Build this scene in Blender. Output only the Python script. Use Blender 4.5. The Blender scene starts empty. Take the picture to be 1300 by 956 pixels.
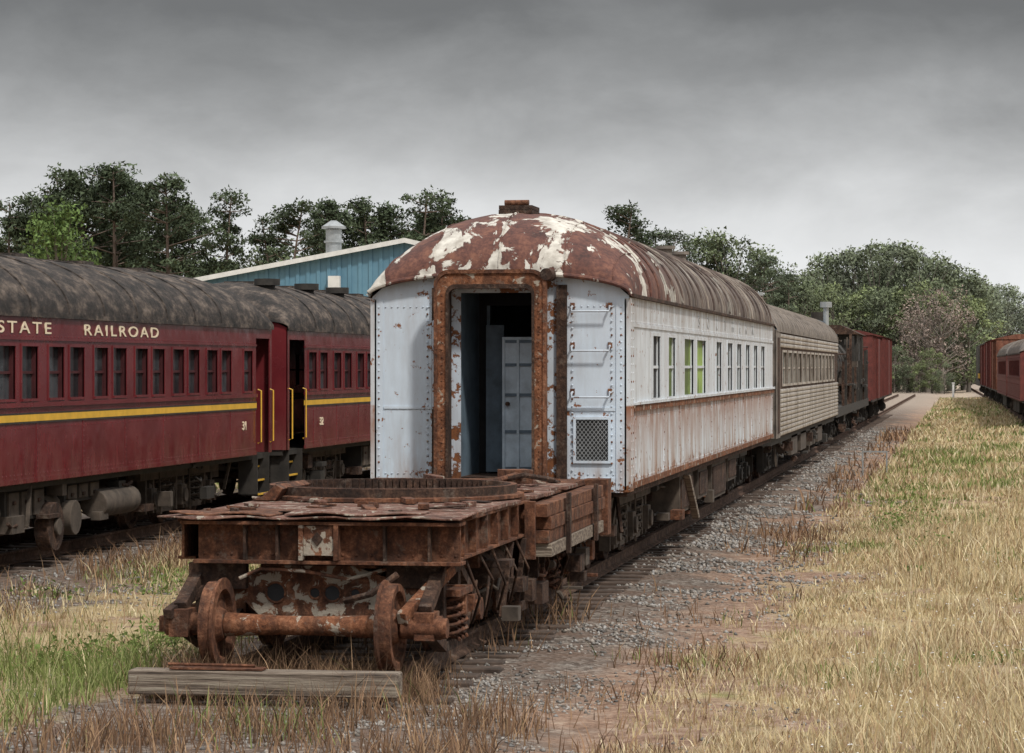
import bpy, math, random
import numpy as np
from mathutils import Vector
random.seed(7); rng=np.random.default_rng(11)
scene=bpy.context.scene
# ------------------------------------------------------------------ materials
class NT:
    def __init__(s,name):
        s.m=bpy.data.materials.new(name); s.m.use_nodes=True
        s.t=s.m.node_tree; s.b=s.t.nodes['Principled BSDF']; s.co=s.t.nodes.new('ShaderNodeTexCoord').outputs['Object']
    def n(s,t): return s.t.nodes.new(t)
    def l(s,a,b): s.t.links.new(a,b)
    def setin(s,sock,v):
        if isinstance(v,bpy.types.NodeSocket): s.l(v,sock)
        elif isinstance(v,(tuple,list)) and len(v)==3 and sock.type=='RGBA': sock.default_value=(*v,1)
        else: sock.default_value=v
    def map(s,sc):
        n=s.n('ShaderNodeMapping'); s.l(s.co,n.inputs['Vector']); n.inputs['Scale'].default_value=sc; return n.outputs[0]
    def noise(s,scale,detail=6,rough=.6,sc=None,dist=0):
        n=s.n('ShaderNodeTexNoise'); s.l(s.map(sc) if sc else s.co,n.inputs['Vector'])
        n.inputs['Scale'].default_value=scale; n.inputs['Detail'].default_value=detail; n.inputs['Roughness'].default_value=rough
        n.inputs['Distortion'].default_value=dist; return n.outputs['Fac']
    def ramp(s,f,stops):
        n=s.n('ShaderNodeValToRGB'); s.l(f,n.inputs[0]); e=n.color_ramp.elements
        while len(e)<len(stops): e.new(.5)
        for el,(p,c) in zip(e,stops):
            el.position=p; el.color=(c,c,c,1) if isinstance(c,(int,float)) else (*c,1)
        return n.outputs[0]
    def mix(s,f,a,b,mode='MIX'):
        n=s.n('ShaderNodeMix'); n.data_type='RGBA'; n.blend_type=mode
        s.setin(n.inputs[0],f); s.setin(n.inputs[6],a); s.setin(n.inputs[7],b); return n.outputs[2]
    def math(s,op,a,b=0,clamp=False):
        n=s.n('ShaderNodeMath'); n.operation=op; n.use_clamp=clamp; s.setin(n.inputs[0],a); s.setin(n.inputs[1],b); return n.outputs[0]
    def xyz(s):
        n=s.n('ShaderNodeSeparateXYZ'); s.l(s.co,n.inputs[0]); return n.outputs
    def rng(s,v,a,b,c=0,d=1):
        n=s.n('ShaderNodeMapRange'); s.setin(n.inputs[0],v)
        for i,q in enumerate((a,b,c,d)): n.inputs[i+1].default_value=q
        return n.outputs[0]
    def bump(s,h,st=.4,d=.02):
        n=s.n('ShaderNodeBump'); s.l(h,n.inputs['Height']); n.inputs['Strength'].default_value=st; n.inputs['Distance'].default_value=d
        s.l(n.outputs[0],s.b.inputs['Normal'])
    def out(s,col,rough=.8,metal=0,spec=None):
        s.setin(s.b.inputs['Base Color'],col); s.setin(s.b.inputs['Roughness'],rough); s.setin(s.b.inputs['Metallic'],metal)
        if spec is not None: s.b.inputs['Specular IOR Level'].default_value=spec
        return s.m

def m_rust(name,c1=(.035,.018,.013),c2=(.125,.05,.027),c3=(.27,.125,.07),white=0,scale=3,wscale=6):
    t=NT(name); n1=t.noise(scale,8,.7); n2=t.noise(scale*7,6,.75); n3=t.noise(scale*2.2,8,.7)
    f=t.math('ADD',t.math('MULTIPLY',n1,.5),t.math('MULTIPLY',n2,.5))
    col=t.ramp(f,[(.37,c1),(.49,c2),(.6,c3),(.72,(c3[0]*1.3,c3[1]*1.45,c3[2]*1.7))])
    st=t.ramp(t.noise(5,8,.65,(1.5,1.5,.4)),[(.45,0),(.6,1)])
    col=t.mix(t.math('MULTIPLY',st,.65),col,c1)
    col=t.mix(t.math('MULTIPLY',t.ramp(n3,[(.56,0),(.66,1)]),.6),col,(.16,.125,.10))
    if white:
        w=t.ramp(t.noise(wscale,9,.65,dist=.5),[(.60-white*.1,0),(.625-white*.1,1)])
        col=t.mix(t.math('MULTIPLY',w,.85),col,(.38,.34,.28))
    t.bump(t.math('ADD',n2,n1),.9,.02)
    return t.out(col,.88,0,.3)
def m_plain(name,c,rough=.8,var=.35,scale=4,metal=0,spec=None,bump=.2,streak=True):
    t=NT(name); n1=t.noise(scale,8,.65)
    d=tuple(x*(1-var) for x in c); l=tuple(min(1,x*(1+var)) for x in c)
    col=t.ramp(n1,[(.35,d),(.5,c),(.68,l)])
    if streak:
        col=t.mix(t.math('MULTIPLY',t.ramp(t.noise(6,6,.6,(1,1,.12)),[(.5,0),(.7,1)]),.4),col,d)
    if bump: t.bump(t.noise(scale*8,5),bump,.01)
    return t.out(col,rough,metal,spec)

def m_coachpaint(name,base,side):
    t=NT(name); x,y,z=t.xyz()
    n1=t.noise(2.5,8,.6)
    col=t.mix(n1,tuple(c*.86 for c in base),tuple(min(1,c*1.12) for c in base))
    grime=t.ramp(t.noise(3,9,.7,(1.3,1.3,.22)),[(.42,0),(.68,1)])
    col=t.mix(t.math('MULTIPLY',grime,.6 if side else .32),col,(.27,.26,.25))
    low=t.rng(z,2.05 if side else 1.75,1.0,0,1)
    st=t.ramp(t.noise(4.5,8,.68,(1,.8,.16)),[(.43,0),(.6,1)])
    sm=t.math('MULTIPLY',st,t.math('ADD',t.math('MULTIPLY',low,.85 if side else .6),.12),True)
    col=t.mix(sm,col,(.28,.15,.085))
    if side:
        band=t.math('MULTIPLY',t.rng(z,1.4,2.03,0,1),t.rng(z,2.05,2.03,0,1))
        bn=t.math('MULTIPLY',band,t.ramp(t.noise(5,8,.7,(1,1,.4)),[(.35,0),(.54,1)]))
        col=t.mix(bn,col,(.25,.10,.045))
        up=t.math('MULTIPLY',t.rng(z,2.8,3.3,0,1),t.ramp(t.noise(5,8,.7,(1,1,.25)),[(.43,0),(.6,.8)]))
        col=t.mix(up,col,(.22,.16,.12))
    base_edge=t.rng(z,1.3,1.06,0,1)
    nz=t.noise(7,10,.72)
    thr=t.math('ADD',nz,t.math('MULTIPLY',base_edge,.16))
    if not side:
        dx=t.rng(t.math('ABSOLUTE',t.math('SUBTRACT',x,-5.44)),.95,.62,0,.10); thr=t.math('ADD',thr,dx)
    chips=t.ramp(thr,[(.61,0),(.63,1)])
    rc=t.ramp(t.noise(14,6,.7),[(.35,(.05,.022,.014)),(.6,(.22,.085,.035))])
    col=t.mix(chips,col,rc)
    t.bump(t.math('ADD',t.noise(1.2,3,.5),t.math('MULTIPLY',chips,-.15)),.45,.035)
    return t.out(col,.55,0,.35)
def m_roof(name):
    t=NT(name); x,y,z=t.xyz()
    n=t.noise(2.5,11,.62,(1.2,.6,.8),.5); n_b=t.noise(.9,4,.5); fr=t.rng(y,30.5,36,.022,-.07)
    rust=t.ramp(t.math('ADD',t.math('MULTIPLY',t.noise(4,9,.7),.6),t.math('MULTIPLY',t.noise(22,6,.7),.4)),[(.38,(.04,.017,.014)),(.5,(.10,.037,.027)),(.62,(.19,.08,.05))])
    ff=t.math('ADD',t.math('ADD',n,fr),t.math('MULTIPLY',t.math('SUBTRACT',n_b,.5),.35))
    fl=t.ramp(ff,[(.535,0),(.552,1)])
    wc=t.ramp(t.noise(6,8,.6),[(.35,(.34,.31,.27)),(.6,(.62,.59,.53))])
    col=t.mix(fl,rust,wc)
    back=t.rng(y,33,37,0,.8)
    soot=t.ramp(t.noise(3.5,9,.68,(.25,1.8,.25)),[(.36,(.028,.023,.021)),(.5,(.08,.065,.055)),(.62,(.30,.27,.23)),(.72,(.45,.42,.38))])
    col=t.mix(back,col,soot)
    t.bump(t.math('ADD',t.noise(9,6),t.math('MULTIPLY',fl,.6)),.7,.015)
    return t.out(col,.8)
def m_ground():
    t=NT('ground_mat'); x,y,z=t.xyz()
    nz=t.noise(.55,8,.6); xx=t.math('ADD',x,t.rng(nz,.3,.7,-1.0,1.0))
    def band(c,w,s,xs=None):
        d=t.math('ABSOLUTE',t.math('SUBTRACT',xs or xx,c)); return t.rng(d,w,w+s,1,0)
    fine=t.noise(22,8,.75); mid=t.noise(4,8,.7)
    straw=t.ramp(t.noise(1.3,9,.7),[(.34,(.24,.16,.10)),(.44,(.45,.34,.20)),(.56,(.54,.44,.26)),(.64,(.29,.27,.12)),(.74,(.16,.18,.065))])
    dirt=t.ramp(mid,[(.34,(.19,.115,.08)),(.5,(.36,.24,.175)),(.66,(.50,.385,.30))])
    v=t.n('ShaderNodeTexVoronoi'); t.l(t.co,v.inputs['Vector']); v.inputs['Scale'].default_value=19
    sv=t.n('ShaderNodeSeparateColor'); t.l(v.outputs['Color'],sv.inputs[0])
    grav=t.ramp(sv.outputs[0],[(0,(.10,.08,.068)),(.5,(.21,.175,.15)),(1,(.38,.34,.30))])
    grav=t.mix(t.ramp(t.noise(1.6,7,.7),[(.42,0),(.6,.85)]),grav,(.19,.13,.10))
    col=t.mix(t.ramp(t.noise(.8,7,.65),[(.50,0),(.60,1)]),straw,dirt)
    col=t.mix(band(-2.9,.7,.8),col,dirt)
    col=t.mix(band(-5.1,1.6,.8),col,grav)
    col=t.mix(band(-13.4,2.5,.8),col,grav)
    col=t.mix(band(5.4,1.2,.8,t.math('ADD',xx,t.math('MULTIPLY',y,.0129))),col,grav)
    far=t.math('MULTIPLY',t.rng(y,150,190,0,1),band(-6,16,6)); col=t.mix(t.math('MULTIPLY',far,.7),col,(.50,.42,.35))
    col=t.mix(t.math('MULTIPLY',fine,.45),col,(.12,.08,.055),'MULTIPLY')
    t.bump(t.math('ADD',t.math('MULTIPLY',fine,.6),v.outputs['Distance']),.8,.04)
    return t.out(col,.95,0,.1)
def m_attr(name,rough=.85,trans=.3):
    t=NT(name); a=t.n('ShaderNodeAttribute'); a.attribute_name='Col'
    t.out(a.outputs['Color'],rough,0,.1)
    if trans:
        tr=t.n('ShaderNodeBsdfTranslucent'); t.l(a.outputs['Color'],tr.inputs[0])
        mx=t.n('ShaderNodeMixShader'); mx.inputs[0].default_value=trans
        o=t.t.nodes['Material Output']; t.l(t.b.outputs[0],mx.inputs[1]); t.l(tr.outputs[0],mx.inputs[2]); t.l(mx.outputs[0],o.inputs[0])
    return t.m
def m_glass(name,c=(.02,.022,.024),rough=.12,spec=.5):
    t=NT(name); col=t.mix(t.ramp(t.noise(1.1,5,.6),[(.45,0),(.62,1)]),c,tuple(k*3.2 for k in c))
    return t.out(col,rough,0,spec)
def m_maroon():
    t=NT('maroon_paint'); x,y,z=t.xyz()
    col=t.ramp(t.noise(1.4,6,.6),[(.35,(.115,.016,.02)),(.65,(.16,.026,.03))])
    dust=t.math('MULTIPLY',t.rng(z,1.7,1.0,0,.5),t.ramp(t.noise(4,7,.7,(1,1,.3)),[(.4,0),(.7,1)]))
    col=t.mix(dust,col,(.22,.12,.10))
    col=t.mix(t.ramp(t.noise(5,8,.7,(1,1,.1)),[(.52,0),(.75,.35)]),col,(.07,.012,.014))
    t.bump(t.noise(1.6,2,.5),.35,.045)
    return t.out(col,t.rng(t.noise(3,5),.3,.7,.12,.3),0,.5)
def m_leftroof():
    t=NT('tar_roof'); 
    col=t.ramp(t.noise(5,10,.72,(1,.5,1)),[(.38,(.014,.012,.011)),(.5,(.045,.035,.03)),(.6,(.13,.10,.08)),(.7,(.24,.19,.155))])
    t.bump(t.noise(6,8,.75),.9,.08); return t.out(col,.9)
def m_fluted():
    t=NT('stainless_dirty'); col=t.ramp(t.noise(2.5,9,.7,(1,1,.3)),[(.35,(.20,.16,.13)),(.5,(.44,.39,.34)),(.68,(.64,.60,.55))])
    return t.out(col,.42,.5)
def m_wood():
    t=NT('weathered_timber'); n=t.noise(2,9,.75,(.5,6,14)); 
    col=t.ramp(n,[(.36,(.045,.033,.025)),(.48,(.17,.13,.10)),(.6,(.33,.28,.22)),(.72,(.45,.40,.33))]); t.bump(n,1,.03); return t.out(col,.9)
def m_corr():
    t=NT('blue_siding'); col=t.ramp(t.noise(.9,6,.6),[(.35,(.085,.19,.27)),(.65,(.12,.25,.34))]); return t.out(col,.5)

RUST=m_rust('rusty_steel'); RUSTD=m_rust('dark_rusty_steel',(.018,.012,.010),(.055,.030,.021),(.13,.075,.05))
RUSTW=m_rust('rust_with_paint',white=.9); RUSTO=m_rust('orange_rust',(.05,.022,.014),(.18,.068,.032),(.33,.15,.08),white=.15,scale=4)
DECK=m_rust('deck_rust',(.06,.03,.022),(.15,.07,.05),(.29,.18,.14),white=.25,scale=2.4,wscale=8)
FACE=m_coachpaint('pale_blue_paint',(.55,.63,.72),False); SIDE=m_coachpaint('pale_grey_paint',(.61,.655,.70),True)
ROOF=m_roof('rust_roof'); GLASS=m_glass('dark_glass',spec=.3); MAROON=m_maroon(); LROOF=m_leftroof()
CGLASS=m_glass('dirty_coach_glass',(.045,.052,.05),.55,.08); SASH=m_plain('dark_sash',(.055,.012,.014),.5,.3)
YEL=m_plain('yellow_paint',(.68,.40,.045),.5,.15); CREAM=m_plain('cream_letter',(.78,.66,.48),.6,.1)
BLACK=m_plain('black_underframe',(.028,.024,.02),.75,.5); UNDER=m_plain('dusty_underframe',(.075,.058,.045),.9,.5)
FLUT=m_fluted(); GREYROOF=m_plain('grey_roof',(.16,.135,.115),.8,.4); WOOD=m_wood(); TIE=m_plain('old_tie',(.075,.052,.04),.95,.5)
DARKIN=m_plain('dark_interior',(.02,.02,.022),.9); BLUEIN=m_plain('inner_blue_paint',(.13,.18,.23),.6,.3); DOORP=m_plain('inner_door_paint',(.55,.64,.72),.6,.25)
BRED=m_plain('boxcar_red',(.12,.026,.02),.75,.35); BLUEG=m_plain('faded_blue',(.045,.07,.095),.7,.5); WHITE=m_plain('white_trim',(.66,.66,.64),.6,.1)
GALV=m_plain('galvanised',(.38,.40,.41),.4,.2,metal=.5); CORR=m_corr(); BROOF=m_plain('metal_roof',(.42,.42,.40),.5,.1)
LETTER=m_plain('faded_letter',(.36,.37,.38),.8,.3); RAIL=m_rust('rail_rust',(.04,.024,.018),(.10,.058,.04),(.2,.125,.09)); GREEN=m_glass('green_pane',(.085,.12,.03),.5,.1)
LEAF=m_attr('foliage',trans=0); BLADE=m_attr('grass_blades',.9,.2); STONE=m_attr('ballast_stone',.9,0); YCAB=m_plain('loco_yellow',(.55,.32,.05),.5,.2)
# ------------------------------------------------------------------ mesh builder
def empty(name,loc=(0,0,0)):
    e=bpy.data.objects.new(name,None); e.empty_display_size=.3; scene.collection.objects.link(e); return e
class MB:
    def __init__(s): s.v=[]; s.f=[]; s.mi=[]; s.mats=[]
    def mid(s,m):
        if m not in s.mats: s.mats.append(m)
        return s.mats.index(m)
    def face(s,idx,m): s.f.append(tuple(idx)); s.mi.append(s.mid(m))
    def poly(s,pts,m):
        b=len(s.v); s.v+= [tuple(p) for p in pts]; s.face(range(b,b+len(pts)),m)
    def box(s,x0,x1,y0,y1,z0,z1,m,rot=0,tilt=(0,0)):
        if x0>x1:x0,x1=x1,x0
        if y0>y1:y0,y1=y1,y0
        if z0>z1:z0,z1=z1,z0
        cx,cy=(x0+x1)/2,(y0+y1)/2; c,sn=math.cos(rot),math.sin(rot)
        b=len(s.v)
        for z in (z0,z1):
            for x,y in ((x0,y0),(x1,y0),(x1,y1),(x0,y1)):
                dx,dy=x-cx,y-cy
                s.v.append((cx+dx*c-dy*sn,cy+dx*sn+dy*c,z+tilt[0]*dx+tilt[1]*dy))
        for q in ((3,2,1,0),(4,5,6,7),(0,1,5,4),(1,2,6,5),(2,3,7,6),(3,0,4,7)): s.face([b+i for i in q],m)
    def beam(s,p0,p1,w,h,m):
        p0=Vector(p0);p1=Vector(p1);d=(p1-p0).normalized(); up=Vector((0,0,1)) if abs(d.z)<.95 else Vector((1,0,0))
        a=d.cross(up).normalized(); u=a.cross(d).normalized(); b=len(s.v)
        for p in (p0,p1):
            for i,j in ((-1,-1),(1,-1),(1,1),(-1,1)): s.v.append(tuple(p+a*i*w/2+u*j*h/2))
        for q in ((0,1,2,3),(7,6,5,4),(4,5,1,0),(5,6,2,1),(6,7,3,2),(7,4,0,3)): s.face([b+i for i in q],m)
    def cyl(s,p0,p1,r,m,n=12,r1=None):
        p0=Vector(p0);p1=Vector(p1);r1=r if r1 is None else r1;d=(p1-p0).normalized(); up=Vector((0,0,1)) if abs(d.z)<.9 else Vector((1,0,0))
        a=d.cross(up).normalized(); u=a.cross(d); b=len(s.v)
        for p,rr in ((p0,r),(p1,r1)):
            for i in range(n):
                t=2*math.pi*i/n; s.v.append(tuple(p+a*math.cos(t)*rr+u*math.sin(t)*rr))
        for i in range(n): s.face((b+i,b+(i+1)%n,b+n+(i+1)%n,b+n+i),m)
        s.face([b+i for i in range(n)][::-1],m); s.face([b+n+i for i in range(n)],m)
    def tube(s,pts,r,m,n=6):
        pts=[Vector(p) for p in pts]; b=len(s.v); N=len(pts)
        for k,p in enumerate(pts):
            d=(pts[min(k+1,N-1)]-pts[max(k-1,0)]).normalized(); up=Vector((0,0,1)) if abs(d.z)<.9 else Vector((1,0,0))
            a=d.cross(up).normalized(); u=a.cross(d)
            for i in range(n):
                t=2*math.pi*i/n; s.v.append(tuple(p+a*math.cos(t)*r+u*math.sin(t)*r))
        for k in range(N-1):
            for i in range(n): s.face((b+k*n+i,b+k*n+(i+1)%n,b+(k+1)*n+(i+1)%n,b+(k+1)*n+i),m)
        s.face([b+i for i in range(n)][::-1],m); s.face([b+(N-1)*n+i for i in range(n)],m)
    def lathex(s,cx,cy,cz,prof,m,n=28,sg=1):
        b=len(s.v); K=len(prof)
        for o,r in prof:
            for i in range(n):
                t=2*math.pi*i/n; s.v.append((cx+o*sg,cy+math.cos(t)*r,cz+math.sin(t)*r))
        for k in range(K-1):
            for i in range(n): s.face((b+k*n+i,b+k*n+(i+1)%n,b+(k+1)*n+(i+1)%n,b+(k+1)*n+i),m)
        s.face([b+i for i in range(n)],m); s.face([b+(K-1)*n+i for i in range(n)],m)
    def prism(s,pts,ax,a0,a1,m):
        b=len(s.v);n=len(pts)
        for a in (a0,a1):
            for p,q in pts: s.v.append({0:(a,p,q),1:(p,a,q),2:(p,q,a)}[ax])
        for i in range(n): s.face((b+i,b+(i+1)%n,b+n+(i+1)%n,b+n+i),m)
        s.face([b+i for i in range(n)][::-1],m); s.face([b+n+i for i in range(n)],m)
    def rivet(s,p,nrm,r,m):
        n=5; b=len(s.v); ax=[0,1,2]; ax.remove(nrm[0]); sg=nrm[1]
        for i in range(n):
            q=list(p); t=2*math.pi*i/n; q[ax[0]]+=r*math.cos(t); q[ax[1]]+=r*math.sin(t); s.v.append(tuple(q))
        for i in range(n):
            q=list(p); t=2*math.pi*i/n; q[ax[0]]+=r*.55*math.cos(t); q[ax[1]]+=r*.55*math.sin(t); q[nrm[0]]+=sg*r*.6; s.v.append(tuple(q))
        for i in range(n): s.face((b+i,b+(i+1)%n,b+n+(i+1)%n,b+n+i),m)
        s.face([b+n+i for i in range(n)],m)
    def obj(s,name,parent=None,smooth=True,bevel=0):
        me=bpy.data.meshes.new(name); me.from_pydata(s.v,[],s.f)
        for m in s.mats: me.materials.append(m)
        me.polygons.foreach_set('material_index',s.mi); me.update()
        if smooth:
            me.polygons.foreach_set('use_smooth',[True]*len(me.polygons)); me.set_sharp_from_angle(angle=math.radians(35))
        o=bpy.data.objects.new(name,me); scene.collection.objects.link(o)
        if parent: o.parent=parent
        if bevel:
            b=o.modifiers.new('bevel','BEVEL'); b.width=bevel; b.segments=1; b.limit_method='ANGLE'; b.angle_limit=math.radians(40)
        return o
def fast(name,V,F,C=None,mats=(),mi=None,parent=None):
    me=bpy.data.meshes.new(name); n=len(V); k=F.shape[1]
    me.vertices.add(n); me.vertices.foreach_set('co',np.ascontiguousarray(V,dtype=np.float32).ravel())
    me.loops.add(F.size); me.loops.foreach_set('vertex_index',F.astype(np.int32).ravel())
    me.polygons.add(len(F)); me.polygons.foreach_set('loop_start',np.arange(0,F.size,k,dtype=np.int32))
    for m in mats: me.materials.append(m)
    if mi is not None: me.polygons.foreach_set('material_index',mi.astype(np.int32))
    me.update(calc_edges=True)
    if C is not None:
        a=me.color_attributes.new('Col','FLOAT_COLOR','POINT'); a.data.foreach_set('color',np.c_[C,np.ones(n)].astype(np.float32).ravel())
    me.validate()
    o=bpy.data.objects.new(name,me); scene.collection.objects.link(o)
    if parent:o.parent=parent
    return o
def text(name,body,x,y,z,size,sx,mat,parent,spacing=1.0,align='LEFT',off=.004):
    c=bpy.data.curves.new(name,'FONT'); c.body=body; c.size=size; c.extrude=.004; c.space_character=spacing; c.align_x=align; c.offset=off
    o=bpy.data.objects.new(name,c); scene.collection.objects.link(o); o.location=(x,y,z); o.rotation_euler=(math.pi/2,0,math.pi/2); o.scale=(sx,1,1)
    c.materials.append(mat); o.parent=parent; return o
# ------------------------------------------------------------------ rolling stock parts
def wheel(mb,x,y,r,sg,m,z=None):
    z=r if z is None else z
    mb.lathex(x,y,z,[(-.08,.10),(-.08,.12),(-.02,.15),(-.02,r-.09),(-.07,r-.07),(-.07,r+.028),(-.045,r+.025),(-.035,r),(.06,r-.004),(.06,r-.065),(.015,r-.09),(.015,.15),(.07,.12),(.07,.07)],m,32,sg)
def spring(mb,x,y,z0,z1,r,m,turns=4,wr=.018):
    N=turns*10; mb.tube([(x+r*math.cos(i*2*math.pi/10),y+r*math.sin(i*2*math.pi/10),z0+(z1-z0)*i/N) for i in range(N+1)],wr,m,5)
def truck(mb,xc,yc,offs,r,mw,mf,six=True):
    a=min(offs)-.55;b=max(offs)+.55
    for o in offs:
        mb.cyl((xc-1.05,yc+o,r),(xc+1.05,yc+o,r),.075,mw,12)
        for sg in (-1,1):
            wheel(mb,xc+sg*.745,yc+o,r,sg,mw)
            mb.box(xc+sg*.93,xc+sg*1.17,yc+o-.14,yc+o+.14,r-.15,r+.17,mf); mb.cyl((xc+sg*1.16,yc+o,r),(xc+sg*1.21,yc+o,r),.11,mf,12)
            for q in (-.19,.19): mb.box(xc+sg*.96,xc+sg*1.1,yc+o+q-.04,yc+o+q+.04,r-.22,r+.34,mf)
            mb.box(xc+sg*.5,xc+sg*.9,yc+o-r-.12,yc+o-r-.04,r-.2,r+.12,mf)
    for sg in (-1,1):
        mb.box(xc+sg*.94,xc+sg*1.12,yc+a,yc+b,r+.30,r+.43,mf)
        for i in range(len(offs)-1):
            o0,o1=offs[i],offs[i+1]; m_=(o0+o1)/2; x0=xc+sg*1.06
            pts=[(yc+o0,r+.2),(yc+o0+.28,r+.13),(yc+o0+.38,r-.17),(yc+o1-.38,r-.17),(yc+o1-.28,r+.13),(yc+o1,r+.2)]
            for p,q in zip(pts[:-1],pts[1:]): mb.beam((x0,p[0],p[1]),(x0,q[0],q[1]),.06,.11,mf)
            for q in (-.16,.16): spring(mb,x0,yc+m_+q,r-.12,r+.3,.085,mf)
            mb.box(xc+sg*.98,xc+sg*1.2,yc+m_-.3,yc+m_+.3,r+.44,r+.53,mf)
            mb.beam((x0+sg*.06,yc+m_-.4,r+.4),(x0+sg*.06,yc+m_-.32,r-.25),.03,.03,mf)
    mb.box(xc-1.0,xc+1.0,yc-.28,yc+.28,r+.1,r+.5,mf)
def clutter(mb,x0,x1,y0,y1,z0,z1,n,ms,big=.5):
    for i in range(n):
        x=random.uniform(x0,x1);y=random.uniform(y0,y1);z=random.uniform(z0,z1);m=random.choice(ms);k=random.random()
        if k<.35: l=random.uniform(.2,1)*big; mb.box(x-.05,x+.05+random.random()*.15,y-l/2,y+l/2,max(z0,z-random.uniform(.05,.25)),z,m)
        elif k<.7: l=random.uniform(.3,1.6)*big; mb.tube([(x,y-l/2,z),(x+random.uniform(-.05,.05),y,z-random.uniform(0,.1)),(x,y+l/2,z+random.uniform(-.05,.05))],random.uniform(.012,.03),m,6)
        elif k<.85: l=random.uniform(.2,.7)*big; mb.cyl((x,y-l/2,z),(x,y+l/2,z),random.uniform(.04,.10),m,12)
        else: mb.beam((x,y,z1),(x+random.uniform(-.1,.1),y+random.uniform(-.2,.2),z0+random.uniform(0,.2)),.04,.05,m)
def sidewall(mb,x,sg,y0,y1,z0,z1,ops,za,zb,m,mg,depth=.06,mframe=None,glassfn=None,frame=.045,msash=None):
    def q(ya,yb,a,b,xx=x,mm=m):
        P=[(xx,ya,a),(xx,yb,a),(xx,yb,b),(xx,ya,b)]
        mb.poly(P if sg>0 else P[::-1],mm)
    q(y0,y1,z0,za); q(y0,y1,zb,z1); cur=y0; mf=mframe or m; ms=msash or mf
    for i,(a,b) in enumerate(ops):
        q(cur,a,za,zb); cur=b; xi=x-sg*depth
        q(a,b,za,zb,xi,glassfn(i) if glassfn else mg)
        mb.poly([(x,a,za),(xi,a,za),(xi,a,zb),(x,a,zb)],ms);mb.poly([(x,b,za),(xi,b,za),(xi,b,zb),(x,b,zb)],ms)
        mb.poly([(x,a,za),(xi,a,za),(xi,b,za),(x,b,za)],mf);mb.poly([(x,a,zb),(xi,a,zb),(xi,b,zb),(x,b,zb)],ms)
        e=frame; xo=x+sg*.014; xb=x-sg*.02
        mb.box(xb,xo,a-e,a,za-e,zb+e,mf);mb.box(xb,xo,b,b+e,za-e,zb+e,mf);mb.box(xb,xo+sg*.012,a,b,za-e,za,mf);mb.box(xb,xo,a,b,zb,zb+e,mf)
        zm=(za+zb)/2; mb.box(xi,xi+sg*.025,a,b,zm-.018,zm+.018,ms)
        mb.box(xi,xi+sg*.02,a,a+.035,za,zb,ms); mb.box(xi,xi+sg*.02,b-.035,b,za,zb,ms)
    q(cur,y1,za,zb)
def roofmesh(mb,xc,hw,y0,y1,ze,h,m,dome0=1.7,dome1=1.7,g0=.24,over=.03):
    ts=[]
    for L,d in ((dome0,1),(dome1,-1)):
        ts.append([(y0+L*(1-math.cos(i/12*math.pi/2)) if d>0 else y1-L*(1-math.cos(i/12*math.pi/2)), g0+(1-g0)*math.sin(i/12*math.pi/2)**.9) for i in range(13)])
    st=ts[0]; en=ts[1][::-1]; mid=[]; n=max(2,int((en[0][0]-st[-1][0])/.5))
    for i in range(1,n): mid.append((st[-1][0]+(en[0][0]-st[-1][0])*i/n,1))
    rows=st+mid+en; K=33; b=len(mb.v)
    for (y,g) in rows:
        for k in range(K):
            a=math.pi*k/(K-1); x=-math.cos(a); zz=abs(math.sin(a)); w=.012*math.sin(y*2.1+k*.9)*math.sin(k*1.7+y*.8)*zz
            mb.v.append((xc+x*(hw+over),y,ze+h*g*zz+w-(0.03 if k in(0,K-1) else 0)))
    for r in range(len(rows)-1):
        for k in range(K-1): i=b+r*K+k; mb.face((i,i+1,i+K+1,i+K),m)
    return rows
def bands(mb,x,y0,y1,z,m,w=.03,p=.012,sg=1): mb.box(x-sg*.01,x+sg*p,y0,y1,z-w,z+w,m)

# ================================================================== derelict white coach
XC=-5.4; HW=1.525; Y0=30.9; Y1=54.2; ZS=1.06; ZE=3.35; RH=1.03; G0=.25
C1=empty('derelict_passenger_coach')
XR=XC+HW; XL=XC-HW
mb=MB()
ops=[(33.25,34.05),(35.0,35.85),(37.0,38.3),(38.75,40.1),(41.8,42.7),(43.8,44.7),(45.6,46.5),(47.4,48.3),(49.2,50.1),(51.0,51.9)]
gl=lambda i: {1:GREEN,2:GREEN,3:GREEN,0:DARKIN}.get(i,CGLASS)
for x,sg in ((XR,1),(XL,-1)):
    sidewall(mb,x,sg,Y0+.04,Y1,ZS,ZE,ops,2.1,2.88,SIDE,CGLASS,.04,SIDE,gl)
    mb.box(x-sg*.01,x+sg*.035,Y0+.3,Y1,1.97,2.04,RUSTO); bands(mb,x,Y0+.3,Y1,2.06,SIDE,.015,.05,sg)
    bands(mb,x,Y0+.3,Y1,1.10,RUSTO,.035,.02,sg); bands(mb,x,Y0+.3,Y1,2.985,SIDE,.02,.014,sg)
    mb.box(x-sg*.02,x+sg*.05,Y0+.06,Y1,ZE-.045,ZE-.005,RUSTD)
    y=Y0+.45
    while y<Y1-.1:
        for z in (1.17,1.9,2.08,3.03): mb.rivet((x+(sg*.05 if z==2.08 else 0),y,z),(0,sg),.013,SIDE)
        y+=.16
    for yj in (Y0+.55,34.5,36.4,41.0,43.3,45.2,47,48.8,50.6,52.5,53.9):
        mb.box(x-sg*.01,x+sg*.009,yj-.035,yj+.035,1.15,1.96,SIDE)
        for k in range(10): mb.rivet((x+sg*.009,yj,1.2+k*.075),(0,sg),.013,RUSTO if k%3==0 else SIDE)
    mb.box(x-sg*.05,x+sg*.02,Y0-.012,Y0+.30,ZS-.02,ZE-.06,SIDE)
    for k in range(22):
        for yy in (Y0+.06,Y0+.24): mb.rivet((x+sg*.02,yy,1.12+k*.1),(0,sg),.015,RUSTO if k%3==0 else SIDE)
mb.obj('side_walls',C1)
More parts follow.
